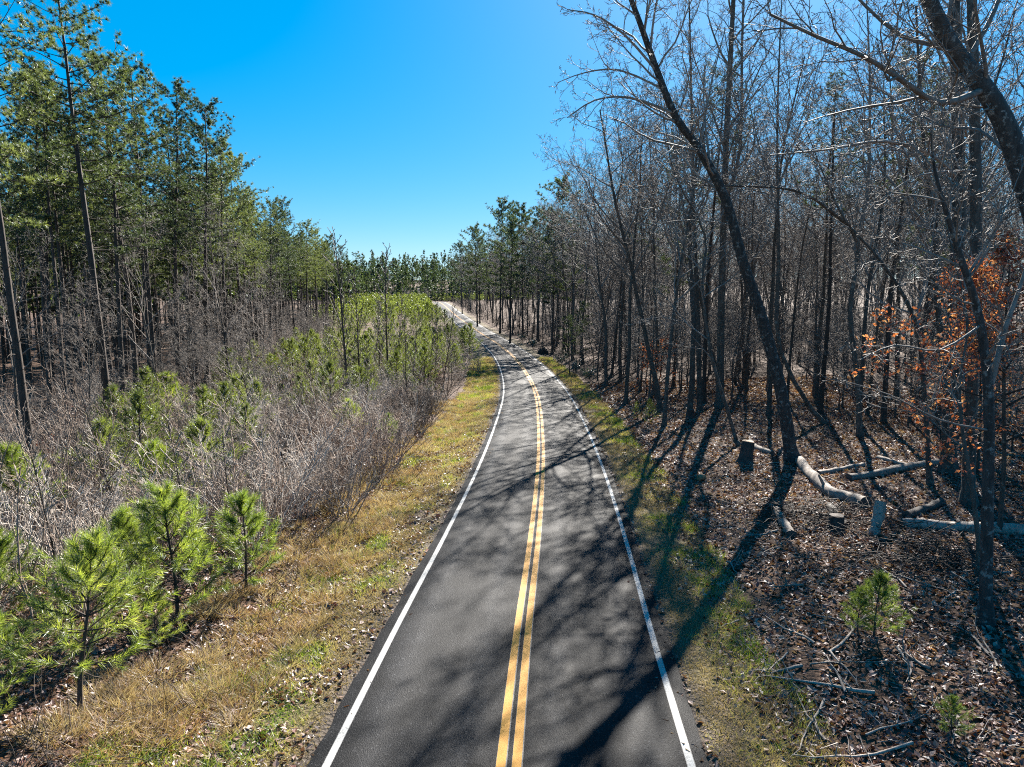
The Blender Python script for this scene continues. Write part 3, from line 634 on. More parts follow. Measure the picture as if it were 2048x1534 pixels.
# ------------------------------------------------------------------ right hand wood: single trees shaped after the photograph
def poly(px, n=3):
    """smooth polyline through (x, y, Y) picture points"""
    k = [at(*q) for q in px]; out = []
    for i in range(len(k)-1):
        a, b, c, d = k[max(i-1, 0)], k[i], k[i+1], k[min(i+2, len(k)-1)]
        for j in range(n):
            t = j/n; out.append(.5*((2*b) + (c-a)*t + (2*a-5*b+4*c-d)*t*t + (3*b-a-3*c+d)*t**3))
    out.append(k[-1]); return out
def hero(name, trunk, r0, r1, limbs, label, bk='oak_bark', tw='twig', kids=16, t0=.3, leaf=None, P=None, cat='bare tree', group='large bare trees of the right wood', lean_len=None):
    T = poly(trunk); T[0].z = gz(T[0].x, T[0].y); base = T[0].copy()
    n = len(T)-1; rad = [r0 + (r1-r0)*(i/n)**.9 for i in range(n+1)]
    P = P or Spec(seg=(8, 6, 5, 3, 2), wander=(.05, .14, .22, .26, .25), trop=(.03, .07, .04, .01, 0), tip=.25, rmin=.009, top=4, kids=(14, 7, 5, 3), t0=(.3, .2, .15, .2), ang=(.75, .75, .7, .7),
                  ratio=(.22, .5, .5, .55), rk=.014, shape=lambda t: 1.1 - .5*t)
    out = []; tips = []
    def dirs(pp): return [(pp[min(i+1, len(pp)-1)] - pp[max(i-1, 0)]).normalized() for i in range(len(pp))]
    Lt = sum((T[i+1]-T[i]).length for i in range(n))
    L0 = [p - base for p in T]; out.append((0, *flare(L0, rad)))
    sprout(out, L0, rad, dirs(L0), lean_len or Lt, 0, P, t0, kids, tips)
    for lp, a, b in limbs:
        q = [p - base for p in poly(lp)]; m_ = len(q)-1; rr = [a + (b-a)*i/m_ for i in range(m_+1)]; out.append((1, q, rr))
        Ll = sum((q[i+1]-q[i]).length for i in range(m_)); sprout(out, q, rr, dirs(q), Ll*.8, 1, P, .15, max(6, int(Ll*1.7)), tips)
    a, b = split(out, (10, 6, 4, 3, 3))
    parts = [('trunk', a.mesh('trunk', [M[bk]])), ('crown', b.mesh('crown', [M[tw]]))]
    if leaf:
        nm, n_, size = leaf
        Pp = np.array([tuple(tips[rng.randrange(len(tips))][0]) for _ in range(n_)]) + nr.normal(size=(n_, 3))*.14
        V, Tt = cards(Pp, size*(.6+.8*nr.rand(n_)), 1.2); parts.append(('leaves', make_mesh('leaves', V, Tt, None, [M[nm]], False, np.tile(nr.rand(n_), 2))))
    return plant(name, parts, base, 0, 1, label, cat, group)
rt = []
hero('bare_tree', [(1585, 930, 33.9), (1562, 780, 33.7), (1522, 630, 33.4), (1485, 520, 33), (1452, 400, 32.6), (1400, 300, 32), (1352, 235, 31.5), (1310, 130, 31), (1278, 40, 30.5), (1240, -60, 30)], .33, .09,
     [([(1345, 225, 31.4), (1260, 195, 30.6), (1190, 200, 30), (1135, 235, 29.4)], .07, .02), ([(1312, 140, 31), (1250, 70, 30.5), (1190, 30, 30), (1140, 20, 29.6)], .06, .02),
      ([(1330, 180, 31.2), (1240, 140, 31.6), (1170, 145, 32), (1115, 165, 32.3)], .055, .015), ([(1300, 110, 31), (1310, 20, 31), (1330, -60, 31)], .06, .03), ([(1452, 400, 32.6), (1380, 290, 33.5), (1300, 262, 34)], .05, .02),
      ([(1470, 450, 32.8), (1380, 440, 32), (1290, 450, 31.5)], .035, .012), ([(1400, 300, 32), (1420, 180, 32.5), (1450, 60, 33)], .05, .02)],
     'large leaning tree with dark trunk arching left over the road', 'lichen_bark', kids=18, t0=.45); rt.append((14.3, 33.9))
hero('bare_tree', [(2200, 1010, 20), (2120, 620, 20), (2040, 330, 20), (1985, 200, 20), (1905, 95, 20), (1850, -20, 19.8), (1800, -160, 19.5)], .36, .16,
     [([(1966, 180, 20), (1880, 205, 19), (1794, 153, 18.2), (1725, 111, 17.6), (1632, 72, 17), (1540, 28, 16.6)], .1, .03), ([(1905, 95, 20), (1800, 70, 20.5), (1700, -20, 21)], .07, .03), ([(2040, 330, 20), (1960, 260, 22), (1880, 250, 23.5), (1760, 180, 25)], .07, .02),
      ([(1930, 130, 20), (1990, 20, 20.5), (2020, -80, 21)], .08, .04)],
     'massive trunk slanting up across the top right corner', 'lichen_bark', kids=10, t0=.35); rt.append((17.6, 20))
hero('bare_tree', [(1935, 1040, 26), (1942, 800, 26), (1952, 500, 26), (1950, 250, 26), (1944, 0, 26), (1940, -200, 26)], .25, .14, [([(1950, 250, 26), (1890, 130, 26), (1840, 20, 26)], .06, .02), ([(1950, 340, 26), (1840, 350, 24.5), (1760, 400, 23.5)], .045, .012)],
     'straight dark trunk standing behind the lichen covered tree at right', kids=10, t0=.35)
hero('bare_tree', [(1896, 960, 31), (1905, 700, 31), (1918, 430, 31), (1914, 200, 31), (1908, -60, 31)], .34, .2, [([(1915, 355, 31), (1864, 310, 30), (1771, 282, 29), (1655, 299, 28.4), (1540, 310, 28)], .09, .025), ([(1912, 440, 31), (1850, 340, 31), (1790, 240, 31), (1740, 120, 31)], .07, .02)],
     'thick straight trunk with one long level limb reaching left', kids=12, t0=.4)
hero('bare_tree', [(1970, 1262, 15.7), (1976, 1000, 15.7), (1978, 800, 15.6), (1960, 640, 15.5), (1930, 540, 15.4), (1895, 430, 15.3), (1870, 340, 15.2), (1862, 260, 15)], .155, .012,
     [([(1982, 770, 15.6), (2010, 660, 15.6), (2035, 590, 15.7), (2070, 480, 15.8)], .07, .03), ([(1962, 650, 15.5), (1880, 700, 14.8), (1790, 690, 14.3), (1720, 720, 13.9)], .03, .008), ([(1975, 860, 15.6), (1880, 840, 15), (1780, 790, 14.6), (1680, 760, 14.3)], .03, .008), ([(1935, 550, 15.4), (1985, 470, 15.6), (2010, 380, 15.8)], .04, .015)],
     'forked tree with pale lichen patches at the right edge foreground', 'lichen_bark', kids=12, t0=.35)
hero('bare_tree', [(1962, 1120, 18.5), (1945, 980, 18.6), (1925, 860, 18.8), (1920, 760, 19), (1935, 640, 19.2), (1900, 480, 19.5), (1870, 330, 19.8)], .07, .008, [], 'thin crooked tree twisting up in front of the straight dark trunk', 'oak_bark', kids=14, t0=.25)
hero('bare_tree', [(1440, 800, 54), (1443, 600, 54), (1452, 300, 54), (1462, 100, 54), (1470, -60, 54)], .32, .14, [([(1452, 330, 54), (1500, 180, 54), (1560, 60, 54)], .09, .03), ([(1450, 300, 54), (1410, 180, 54), (1370, 60, 54)], .08, .03), ([(1446, 420, 54), (1480, 300, 53), (1484, 100, 53), (1490, -60, 53)], .15, .07)],
     'tall twin stemmed tree rising straight behind the leaning tree', kids=12, t0=.45)
hero('bare_tree', [(1400, 815, 52), (1396, 640, 52), (1388, 440, 52), (1384, 250, 52), (1380, 60, 52), (1376, -80, 52)], .21, .03, [([(1392, 520, 52), (1340, 440, 51), (1300, 420, 50.5)], .05, .015)], 'straight bare tree just left of the twin stemmed tree', kids=16, t0=.4)
hero('bare_tree', [(1720, 880, 40), (1715, 760, 40), (1700, 620, 40), (1716, 486, 40), (1655, 417, 39), (1586, 380, 38), (1480, 372, 37), (1378, 370, 36)], .17, .03, [([(1710, 500, 40), (1735, 380, 40), (1740, 240, 40), (1738, 90, 40), (1730, -60, 40)], .12, .02)], 'bent tree whose top arches level to the left in mid wood', kids=22, t0=.35, lean_len=14)
hero('bare_tree', [(1650, 860, 44), (1560, 700, 44), (1558, 520, 44), (1556, 400, 44), (1555, 240, 44), (1560, 80, 44), (1566, -40, 44)], .16, .02, [([(1556, 420, 44), (1520, 300, 44), (1490, 160, 44)], .07, .02), ([(1556, 380, 44), (1600, 250, 44), (1640, 120, 44)], .07, .02)], 'pale wide forking tree right of the leaning tree', kids=12, t0=.5)
hero('bare_tree', [(1480, 905, 38), (1455, 820, 38), (1420, 700, 38), (1405, 560, 38), (1410, 470, 38), (1350, 350, 37), (1330, 250, 37), (1318, 170, 37)], .12, .01, [([(1425, 720, 38), (1350, 640, 37), (1280, 640, 36.4)], .03, .01)], 'slim crooked tree growing beside the sawn stump', kids=16, t0=.3)
hero('bare_tree', [(1860, 985, 29), (1850, 800, 29), (1830, 640, 29), (1760, 520, 29), (1690, 440, 29), (1640, 330, 29), (1610, 250, 29)], .12, .01, [([(1830, 640, 29), (1860, 520, 29), (1872, 400, 29)], .05, .02)], 'slim tree bending left near the fallen logs', kids=16, t0=.3)
BP = Spec(seg=(8, 5, 4, 3, 2), wander=(.05, .1, .15, .2, .2), trop=(.02, .01, -.01, -.02, 0), tip=.25, rmin=.006, top=3, kids=(16, 7, 5, 3), t0=(.2, .2, .15, .2), ang=(1.25, .8, .7, .7), ratio=(.4, .5, .5, .5), rk=.011, shape=lambda t: 1.15 - .7*t)
hero('beech_tree', [(2010, 960, 22.5), (2008, 800, 22.5), (2010, 680, 22.4), (2016, 580, 22.3), (2020, 530, 22.2)], .075, .015, [], 'small beech with orange dead leaves at the right edge', 'oak_bark', 'dark_twig', 30, .12, ('beech', 8500, .14), BP, 'beech tree', 'small beeches keeping orange leaves', 9)
hero('beech_tree', [(1960, 890, 31), (1962, 790, 31), (1960, 700, 31), (1958, 640, 31)], .06, .012, [], 'lower beech with orange leaves left of the larger one', 'oak_bark', 'dark_twig', 22, .1, ('beech', 2600, .13), BP, 'beech tree', 'small beeches keeping orange leaves', 6)
hero('beech_tree', [(1310, 800, 60), (1312, 730, 60), (1314, 690, 60)], .05, .012, [], 'little beech with a flat spray of orange leaves behind the right verge', 'oak_bark', 'dark_twig', 16, .1, ('beech', 800, .15), BP, 'beech tree', 'small beeches keeping orange leaves', 6)
rt += [(17.3, 26), (19.8, 31), (11.5, 15.7), (13, 18.5), (16.5, 54), (14.5, 52), (20, 40), (19, 44), (12.5, 38), (17.5, 29)]

# pines among the bare trees
wp = [(1000, 172, 1.22, 0, 'big dark pine at the left end of the right wood'), (1045, 160, 1.12, 1, 'pine just right of the big dark pine at the road'), (1128, 128, 1.16, 0, 'high spreading pine above the trees right of the bend'), (960, 210, .95, 0, 'far pine leaning to the road at the end of the right wood'),
      (1413, 56, .98, 1, 'thin pine with sparse crown beside the twin stemmed tree'), (1650, 48, .84, 1, 'sparse crowned pine in the middle of the right wood'), (1350, 68, .9, 0, 'open crowned pine behind the leaning tree'), (1780, 44, .86, 1, 'pine with high thin crown near the level limb'), (1850, 52, .95, 0, 'pine crown seen between the right hand trunks'),
      (955, 196, 1.05, 0, 'dark pine second from the road end in the right wood'), (1020, 142, .95, 0, 'dark pine standing forward on the verge before the big dark pine'), (1105, 118, .9, 0, 'bushy dark pine left of the high spreading pine'), (925, 262, 1.0, 0, 'dark pine far up the road on its right side'), (1075, 150, 1.05, 0, 'dense pine between the big dark pine and the spreading one'),
      (1160, 92, .62, 2, 'low green pine hanging over the right verge'), (1140, 84, .5, 2, 'half height pine with drooping dark boughs by the verge'), (985, 235, .9, 0, 'last pine of the right wood by the far road'), (1240, 96, .95, 1, 'slim pine rising among grey crowns right of the bend')]
for px, Y, s, i, lab in wp:
    x = (px-1024)/FPX*Y; rt.append((x, Y)); i = 3 if Y > 105 and i < 2 else i
    put('pine_tree', WOODPINES, x, Y, lab, 'pine tree', 'pines among the right hand trees', s, i)
LMR = [(14.3, 33.9, 'the large leaning tree'), (17.3, 26, 'the straight dark trunk'), (19.8, 31, 'the level limbed trunk'), (16.5, 54, 'the twin stemmed tree'), (14.5, 52, 'the twin stems neighbour'), (20, 40, 'the bent arching tree'), (19, 44, 'the pale forking tree'), (12.5, 38, 'the sawn stump'),
       (17.5, 29, 'the slim left bending tree'), (13, 60, 'the little orange beech'), (16.2, 22.5, 'the orange leaved beech')]
for px_, Y_, s_, i_, nm_ in wp: LMR.append(((px_-1024)/FPX*Y_, Y_, {1000: 'the big dark pine', 1045: 'the second dark pine', 955: 'the pine by the road end', 1020: 'the forward verge pine', 1105: 'the bushy dark pine', 925: 'the far roadside pine', 1075: 'the dense mid pine', 1128: 'the high spreading pine', 960: 'the far leaning pine', 1413: 'the thin sparse pine', 1650: 'the mid wood pine', 1350: 'the open crowned pine', 1780: 'the high thin crowned pine', 1850: 'the hidden right pine', 1160: 'the low green verge pine', 1140: 'the drooping boughed pine', 985: 'the last far pine', 1240: 'the slim bend pine'}[px_]))
for x, y, sc, i, lab in ((10.2, 45, .9, 2, 'dark bare tree nearest the verge before the twin stemmed tree'), (11.5, 52, .95, 0, 'bare tree on the verge edge left of the twin stemmed tree'), (9.8, 58, .9, 1, 'bare tree on the verge where the bend shadow crosses'),
                         (18.5, 48.5, .95, 3, 'high branched bare tree between the twin stems and the pale forking tree'), (22.5, 43.5, 1.0, 2, 'broad bare tree behind the level limbed trunk'), (24.5, 37, .95, 0, 'bare tree at the back right of the fallen logs')):
    rt.append((x, y)); put('bare_tree', BARES, x, y, lab, 'bare tree', 'large bare trees of the right wood', sc, i, (0, -.05))
# bare trees lining the verge, then the wood behind
edge = spread(40, lambda: (lambda y: (float(road_x(y)) + rng.uniform(7.2, 11), y))(rng.uniform(62, 330)), lambda x, y: True, lambda x, y: 2.3 + .012*y, rt)
edge.sort(key=lambda q: q[1])
for k, (x, y) in enumerate(edge):
    near = 'near' if k < 8 else ''
    nth = ['first', 'second', 'third', 'fourth', 'fifth', 'sixth', 'seventh', 'eighth', 'ninth', 'tenth', 'eleventh', 'twelfth']
    lab = (nth[k] + ' bare tree along the right verge beyond the bend shadow, counted from the near end') if k < 12 else beside('roadside bare tree', x, y, LMR)
    put('bare_tree', BARES, x, y, lab, 'bare tree', 'bare trees lining the right verge' if k < 12 else 'far row of bare trees on the right verge', rng.uniform(.75, 1.05), None, (rng.uniform(-.03, .03), rng.uniform(-.1, .0)))
def genr():
    y = 40 + 190*rng.random()**1.25; return float(road_x(y)) + 9 + 95*rng.random()**1.25, y
for x, y in spread(285, genr, lambda x, y: inview(x, y, 200) and not (y < 46 and x < 20), lambda x, y: 2.0 + .007*y, rt):
    sc = rng.uniform(.7, 1.08); k = rng.randrange(6)
    put('bare_tree', BARES, x, y, beside(('bare tree', 'slim bare tree', 'broad bare tree', 'high branched tree', 'thin bare tree', 'brown leaved bare tree')[k], x, y, LMR, sized(sc, .83, .96)), 'bare tree', 'bare trees inside the right wood', sc, k, (rng.uniform(-.05, .05), rng.uniform(-.06, .06)))
def genu():
    y = 34 + 150*rng.random()**1.5; return float(road_x(y)) + rng.uniform(8.5, 60), y
for x, y in spread(285, genu, lambda x, y: inview(x, y, 80) and not (y < 58 and x < 24), lambda x, y: 1.35 + .004*y, None):
    sc = rng.uniform(.6, 1.15); k = rng.randrange(3)
    put('understory_tree', UNDER, x, y, beside(('level branched small tree', 'low spreading understory tree', 'upright understory tree')[k], x, y, LMR, sized(sc, .78, .97)), 'small tree', 'understory trees in the right wood', sc, k)
for px, py, Y, s, lab in ((1745, 1310, 15.2, .62, 'small feathery pine seedling in the leaf litter'), (1712, 1300, 15.4, .45, 'shorter pine seedling beside the feathery one'), (1300, 850, 46, .42, 'pale green young pine by the right verge'), (1275, 835, 48, .32, 'low pale pine left of the verge pine'),
                          (1900, 1500, 11.6, .3, 'tiny pine seedling near the bottom right corner')):
    p = at(px, py, Y); put('young_pine', YOUNG if Y < 20 else YOUNGFAR, p.x, Y, lab, 'young pine', 'young pines in the right wood', s, 2)
def evergreen(H, n, size):
    s = bare_shrub(H, 7, .3, 'dark_twig', (6, 3), .006, ('evergreen', n, size)); return s
EVG = [evergreen(2.2, 900, .12)]
for px, Y, s, lab in ((1015, 128, 1.1, 'glossy evergreen bush at the foot of the road edge trees'), (1150, 84, 1.0, 'dark evergreen bush by the right verge'), (1000, 145, 1.0, 'evergreen bush further along the right verge'), (1110, 96, .9, 'evergreen bush beside the root mound'), (1175, 78, .9, 'thin evergreen bush under the bare trees')):
    x = max((px-1024)/FPX*Y, float(road_x(Y))+5.5); put('evergreen_shrub', EVG, x, Y, lab, 'shrub', 'evergreen bushes on the right verge', s)

# ------------------------------------------------------------------ logs, stumps and fallen branches
def log_thing(px, r0, r1, label, old=True, m='log', lift=True, stub=0, cutm=None):
    if len(px[0]) == 3: pts = poly(px, 7)
    n = len(pts)-1; rad = [r0 + (r1-r0)*i/n for i in range(n+1)]
    if lift:
        for p, r in zip(pts, rad): p.z = gz(p.x, p.y) + r*.5
    base = pts[0].copy(); base.z -= r0
    q = [p - base for p in pts]; rad = [r*(1 + .06*rng.gauss(0, 1)) for r in rad]
    t = Tubes(); t.add(q, rad, 12)
    for k in range(stub):
        i = rng.randrange(1, n); d = (UP*.6 + rand_perp((q[i+1]-q[i]).normalized())).normalized(); t.add([q[i], q[i] + d*(rad[i]+.12), q[i] + d*(rad[i]+.3+.5*rng.random())], [rad[i]*.35, rad[i]*.28, rad[i]*.18], 6)
    e = link('fallen_log', None, None, base); tag(e, label, 'log', 'fallen logs in the right wood')
    V, Q, _ = t.geo(); V = V + (V - V.mean(0))*0; kk = 1 + .0*len(V); nz = fbm(V[:, 0]*5+3, V[:, 2]*5 + V[:, 1]*4, 17) - .5
    cen = np.repeat(np.array([tuple(v) for v in q]), 12, 0); V[:len(cen)] = cen + (V[:len(cen)] - cen)*(1 + .45*nz[:len(cen), None] + .05*nr.normal(size=(len(cen), 1))) if not stub else V[:len(cen)]
    link('bark', make_mesh('bark', V, None, Q, [M[m]], True), e)
    for i0, i1 in ((0, 1), (n, n-1)):
        nrm = (q[i0]-q[i1]).normalized(); u_ = nrm.cross(UP).normalized(); v_ = nrm.cross(u_)
        V = [q[i0] + nrm*.02] + [q[i0] + nrm*.004 + (u_*math.cos(a) + v_*math.sin(a))*rad[i0]*.97 for a in [k*math.pi/8 for k in range(16)]]
        T = [(0, 1+k, 1+(k+1) % 16) for k in range(16)]
        link('cut_face', make_mesh('cut_face', [tuple(v) for v in V], T, None, [cutm or M['cut_old']]), e)
def gy(px, py):           # distance at which the ground is seen at that place
    lo = 9.0
    for k in range(2000):
        Y = 9 + k*.06; p = at(px, py, Y)
        if p.z < gz(p.x, p.y): return Y
    return 120
def G(*pp): return [(x, y, gy(x, y+6)) for x, y in pp]
log_thing(G((1600, 920), (1630, 955), (1662, 985), (1700, 998), (1732, 1008)), .24, .27, 'bent pale log lying at the foot of the leaning tree', stub=1)
log_thing(G((1698, 955), (1790, 938), (1888, 920)), .2, .17, 'long pale log lying across the mid forest floor')
log_thing(G((1637, 944), (1690, 934), (1728, 926)), .14, .12, 'shorter log behind the bent pale log')
log_thing(G((1757, 912), (1786, 920), (1830, 928)), .12, .1, 'thin log lying at the back of the long pale one')
log_thing(G((1804, 1046), (1920, 1054), (2060, 1062)), .2, .22, 'thick pale log running out at the right edge')
log_thing([(1762, 1003, 22.8), (1754, 1045, 22.6), (1744, 1092, 22.2)], .2, .17, 'pale broken trunk piece propped upright', lift=False)
log_thing(G((1554, 1018), (1568, 1045), (1584, 1070)), .16, .17, 'short pale log in the shade left of the brush heap')
log_thing(G((1814, 1030), (1850, 1016), (1884, 1002)), .17, .16, 'dark rotten log behind the thick pale one', m='dark_log')
log_thing(G((1500, 880), (1520, 895), (1545, 905)), .15, .15, 'split log lying behind the sawn stump')
log_thing(G((1660, 1010), (1672, 1030), (1690, 1052)), .16, .15, 'dark log end in the brush heap', m='dark_log')
log_thing(G((1310, 775), (1380, 770), (1440, 765)), .13, .1, 'fallen trunk lying beyond the verge near the bend', m='dark_log')
def stump(px, py, h, r, label, lean=0.0, fresh=True):
    Y = gy(px, py); p = at(px, py, Y); e = link('tree_stump', None, None, (p.x, p.y, gz(p.x, p.y)), rng.random()*6, None); e.rotation_euler[1] = lean
    tag(e, label, 'stump', 'stumps in the right wood'); k = 16; V = []; Q = []
    prof_ = [(-.2, 1.9), (0, 1.5), (.15, 1.15), (.5, 1.0), (1, .96)]
    jit = [1 + .12*math.sin(3*a*2*math.pi/k + 1) + .05*rng.gauss(0, 1) for a in range(k)]
    for z, f in prof_:
        for a in range(k): V.append((r*f*jit[a]*math.cos(a*2*math.pi/k), r*f*jit[a]*math.sin(a*2*math.pi/k), z*h if z > 0 else z))
    for i in range(len(prof_)-1):
        for a in range(k): Q.append((i*k+a, i*k+(a+1) % k, (i+1)*k+(a+1) % k, (i+1)*k+a))
    link('bark', make_mesh('bark', V, None, Q, [M['dark_log']], True), e)
    top = V[-k:]; VV = [(0, 0, h+.015)] + [(x*.97, y*.97, z+.005) for x, y, z in top]
    link('cut_face', make_mesh('cut_face', VV, [(0, 1+a, 1+(a+1) % k) for a in range(k)], None, [M['cut'] if fresh else M['cut_old']]), e)
stump(1490, 925, 1.1, .3, 'freshly sawn stump with an orange cut top', -.1)
stump(1382, 838, .7, .22, 'low dark stump in shade near the right verge', fresh=False)
stump(1672, 1062, .55, .26, 'ragged dark stump in the brush heap', fresh=False)
def block():
    p = at(1403, 962, gy(1403, 962)); t = Tubes(); t.add([Vector((-.18, 0, .1)), Vector((0, .02, .12)), Vector((.18, .05, .1))], [.13, .14, .13], 10)
    me = t.mesh('wood_block', [M['cut']], False, True); tag(link('wood_block', me, None, (p.x, p.y, gz(p.x, p.y)+.05), .4), 'small sawn orange wood block lying on dead leaves', 'wood block')
block()
def mound(px, py, label, r=1.0):
    Y = gy(px, py); p = at(px, py, Y); x = max(p.x, float(road_x(Y))+6)
    e = link('root_mound', None, None, (x, Y, gz(x, Y)-.1)); tag(e, label, 'root mound'); V = []; Q = []; k, n = 18, 8
    for i in range(n):
        f = i/(n-1)
        for a in range(k):
            g_ = a*2*math.pi/k; q = r*math.cos(f*1.5)*(1 + .35*(float(fbm(math.cos(g_)*2+5, math.sin(g_)*2+f*3, 4))-.5)); V.append((q*math.cos(g_)*1.2, q*math.sin(g_)*.8, 1.35*r*math.sin(f*1.5)*(1+.3*rng.gauss(0, .3))))
    for i in range(n-1):
        for a in range(k): Q.append((i*k+a, i*k+(a+1) % k, (i+1)*k+(a+1) % k, (i+1)*k+a))
    link('soil', make_mesh('soil', V, None, Q, [M['dark_log']], False), e)
    t = Tubes()
    for j in range(26):
        d = (rvec() + Vector((-.3, -.6, .6))).normalized(); pp = [Vector((0, 0, .7*r))]
        for s in range(5): d = (d + rvec()*.3).normalized(); pp.append(pp[-1] + d*.33*r)
        t.add(pp, [.06, .05, .04, .03, .02, .01], 4)
    link('roots', t.mesh('roots', [M['dark_log']]), e)
mound(1075, 690, 'dark upturned root mound by the right verge at the bend', .85)
LMB = [(9.4, 15.2, 'the feathery pine seedling'), (11.55, 15.7, 'the lichen covered forked tree'), (12.9, 18.5, 'the crooked thin tree'), (12.5, 38, 'the sawn stump'), (14.3, 33.9, 'the leaning tree')]
for px_, py_, nm_ in ((1670, 990, 'the bent pale log'), (1800, 940, 'the long pale log'), (1920, 1056, 'the thick pale log'), (1568, 1045, 'the short shaded log'), (1403, 960, 'the sawn block'), (1900, 1500, 'the tiny corner seedling')):
    Y_ = gy(px_, py_); LMB.append((at(px_, py_, Y_).x, Y_, nm_))
# fallen branches: each a thing
for k in range(46):
    px, py = rng.uniform(1330, 2040), rng.uniform(880, 1500)
    if px < 1330 + (py-880)*.25: px += 260
    Y = gy(px, py); p = at(px, py, Y)
    if p.x < float(road_x(Y)) + 5.3: continue
    t = Tubes(); a = rng.random()*6.28; d = Vector((math.cos(a), math.sin(a), .05)); q = [Vector((0, 0, .05))]; L = rng.uniform(.8, 2.6)
    for j in range(6):
        d = (d + rvec()*.16).normalized(); d.z *= .3; q.append(q[-1] + d*L/6)
    for v in q: v.z = gz(p.x+v.x, p.y+v.y) - gz(p.x, p.y) + .04 + .05*rng.random()
    r0 = rng.uniform(.018, .045); t.add(q, [r0*(1-.12*j) for j in range(7)], 5)
    for j in range(3):
        i = rng.randrange(1, 6); s_ = (rvec()*.8 + UP*.7 + d).normalized(); t.add([q[i], q[i]+s_*.25, q[i]+s_*.3+rvec()*.2], [r0*.5, r0*.35, r0*.2], 3)
    tag(link('fallen_branch', t.mesh('fallen_branch', [M['log'] if k % 2 else M['twig']]), None, (p.x, p.y, gz(p.x, p.y))), beside('broken branch lying', p.x, p.y, LMB, 'thick' if r0 > .036 else ('thin' if r0 < .026 else 'grey')), 'branch', 'broken branches on the right forest floor')
# litter at the left verge
def wrapper():
    p = at(662, 1220, gy(662, 1220)); n = 7; V = []; Q = []; mi = []
    for i in range(n):
        for j in range(n): V.append(((i/(n-1)-.5)*.3, (j/(n-1)-.5)*.22, .05 + .07*rng.random() + .05*math.sin(i*1.4)))
    for i in range(n-1):
        for j in range(n-1): Q.append((i*n+j, (i+1)*n+j, (i+1)*n+j+1, i*n+j+1)); mi.append(1 if i < 3 else 0)
    me = make_mesh('wrapper', V, None, Q, [plain('red_plastic', (.6, .02, .015), .3), plain('black_plastic', (.012, .012, .014), .3)], False, None, mi)
    tag(link('discarded_wrapper', me, None, (p.x, p.y, gz(p.x, p.y)+.02), .5), 'crumpled red and black wrapper lying in the left verge grass', 'wrapper')
wrapper()

# ------------------------------------------------------------------ ground cover nobody could count
def stuff(name, me, label, cat=None): return tag(link(name, me), label, cat, kind='stuff')
def cover(n, ymax, ulo, uhi, pw, ok=None):
    Y = 8.5 + (ymax-8.5)*nr.rand(n)**pw; U = ulo + (uhi-ulo)*nr.rand(n); X = road_x(Y) + U
    k = np.abs(X) < .80*Y + 4
    X, Y, U = X[k], Y[k], U[k]
    return X, Y, U
# fallen leaves, right then left
def leaf_litter(n, ymax, ulo, uhi, pw, thr):
    X, Y, U = cover(n, ymax, ulo, uhi, pw)
    k = (np.abs(U) + 2.4*(fbm(X*.5, Y*.5, 21)-.5)) > thr - 1.6*nr.rand(len(X))**2
    k &= (fbm(X*.9, Y*.9, 61) + .25*nr.rand(len(X))) > .38
    X, Y = X[k], Y[k]
    P = np.stack([X, Y, ground_z(X, Y) + .012 + .035*nr.rand(len(X))], 1); m = len(P)
    V, T = cards(P, (.05 + .12*nr.rand(m)**1.5)*(1 + .014*Y), .55, .3)
    return V, T, np.tile(np.clip(.05 + .85*nr.rand(m)**1.25 + .9*(fbm(X*.7, Y*.7, 33)-.5), 0, 1), 2)
def join(parts):
    V = []; T = []; ti = []; o = 0
    for v, t, i in parts: V.append(v); T.append(t+o); ti.append(i); o += len(v)
    return np.concatenate(V), np.concatenate(T), np.concatenate(ti)
V, T, ti = join([leaf_litter(210000, 75, 4.2, 34, 2.0, 5.6), leaf_litter(40000, 45, -16, -4.4, 1.5, 6.0), leaf_litter(6000, 45, -7, -3.6, 1.7, 0), leaf_litter(1600, 60, 2.6, 3.6, 1.7, 0), leaf_litter(900, 60, -3.6, -2.7, 1.7, 0)])
stuff('fallen_leaves', make_mesh('fallen_leaves', V, T, None, [M['litter']], False, ti), 'brown and pinkish dead leaves carpeting the forest floor')
# verge grass
def grass(n, ymax, ulo, uhi, pw):
    X, Y, U = cover(n, ymax, ulo, uhi, pw); au = np.abs(U)
    pt = fbm(X*.7, Y*.7, 41); gr = fbm(X*1.1, Y*.8, 52)
    k = (pt > .2 + .22*nr.rand(len(X))) & (au + 1.2*(fbm(X*.5, Y*.5, 8)-.5) < np.abs(uhi if uhi > 0 else ulo) - .3) & (au > HALF + .06 + .35*nr.rand(len(X))**2)
    X, Y, U, gr, au = X[k], Y[k], U[k], gr[k], au[k]; m = len(X)
    B = np.stack([X, Y, ground_z(X, Y)-.005], 1); D = nr.normal(size=(m, 3)); D[:, 2] = np.abs(D[:, 2])*.6 + .5; D /= np.linalg.norm(D, axis=1)[:, None]
    edge = sstep(1.1, .2, au - HALF)
    tt = np.clip((gr-.5)*2.6 + .27 + .22*nr.normal(size=m) - .5*edge, 0, 1)
    L = (.07 + .11*nr.rand(m))*(1 + .35*(tt > .65))*(1 + .012*Y)*(1-.4*edge)
    V, T = blades(B, D, L, .009*(1 + .045*Y)); return V, T, tt
V, T, ti = join([grass(150000, 110, -7.6, -HALF, 2.2), grass(95000, 110, HALF, 6.2, 2.2)])
stuff('grass', make_mesh('grass', V, T, None, [M['grass']], False, ti), 'short yellow green and straw coloured grass on both verges')
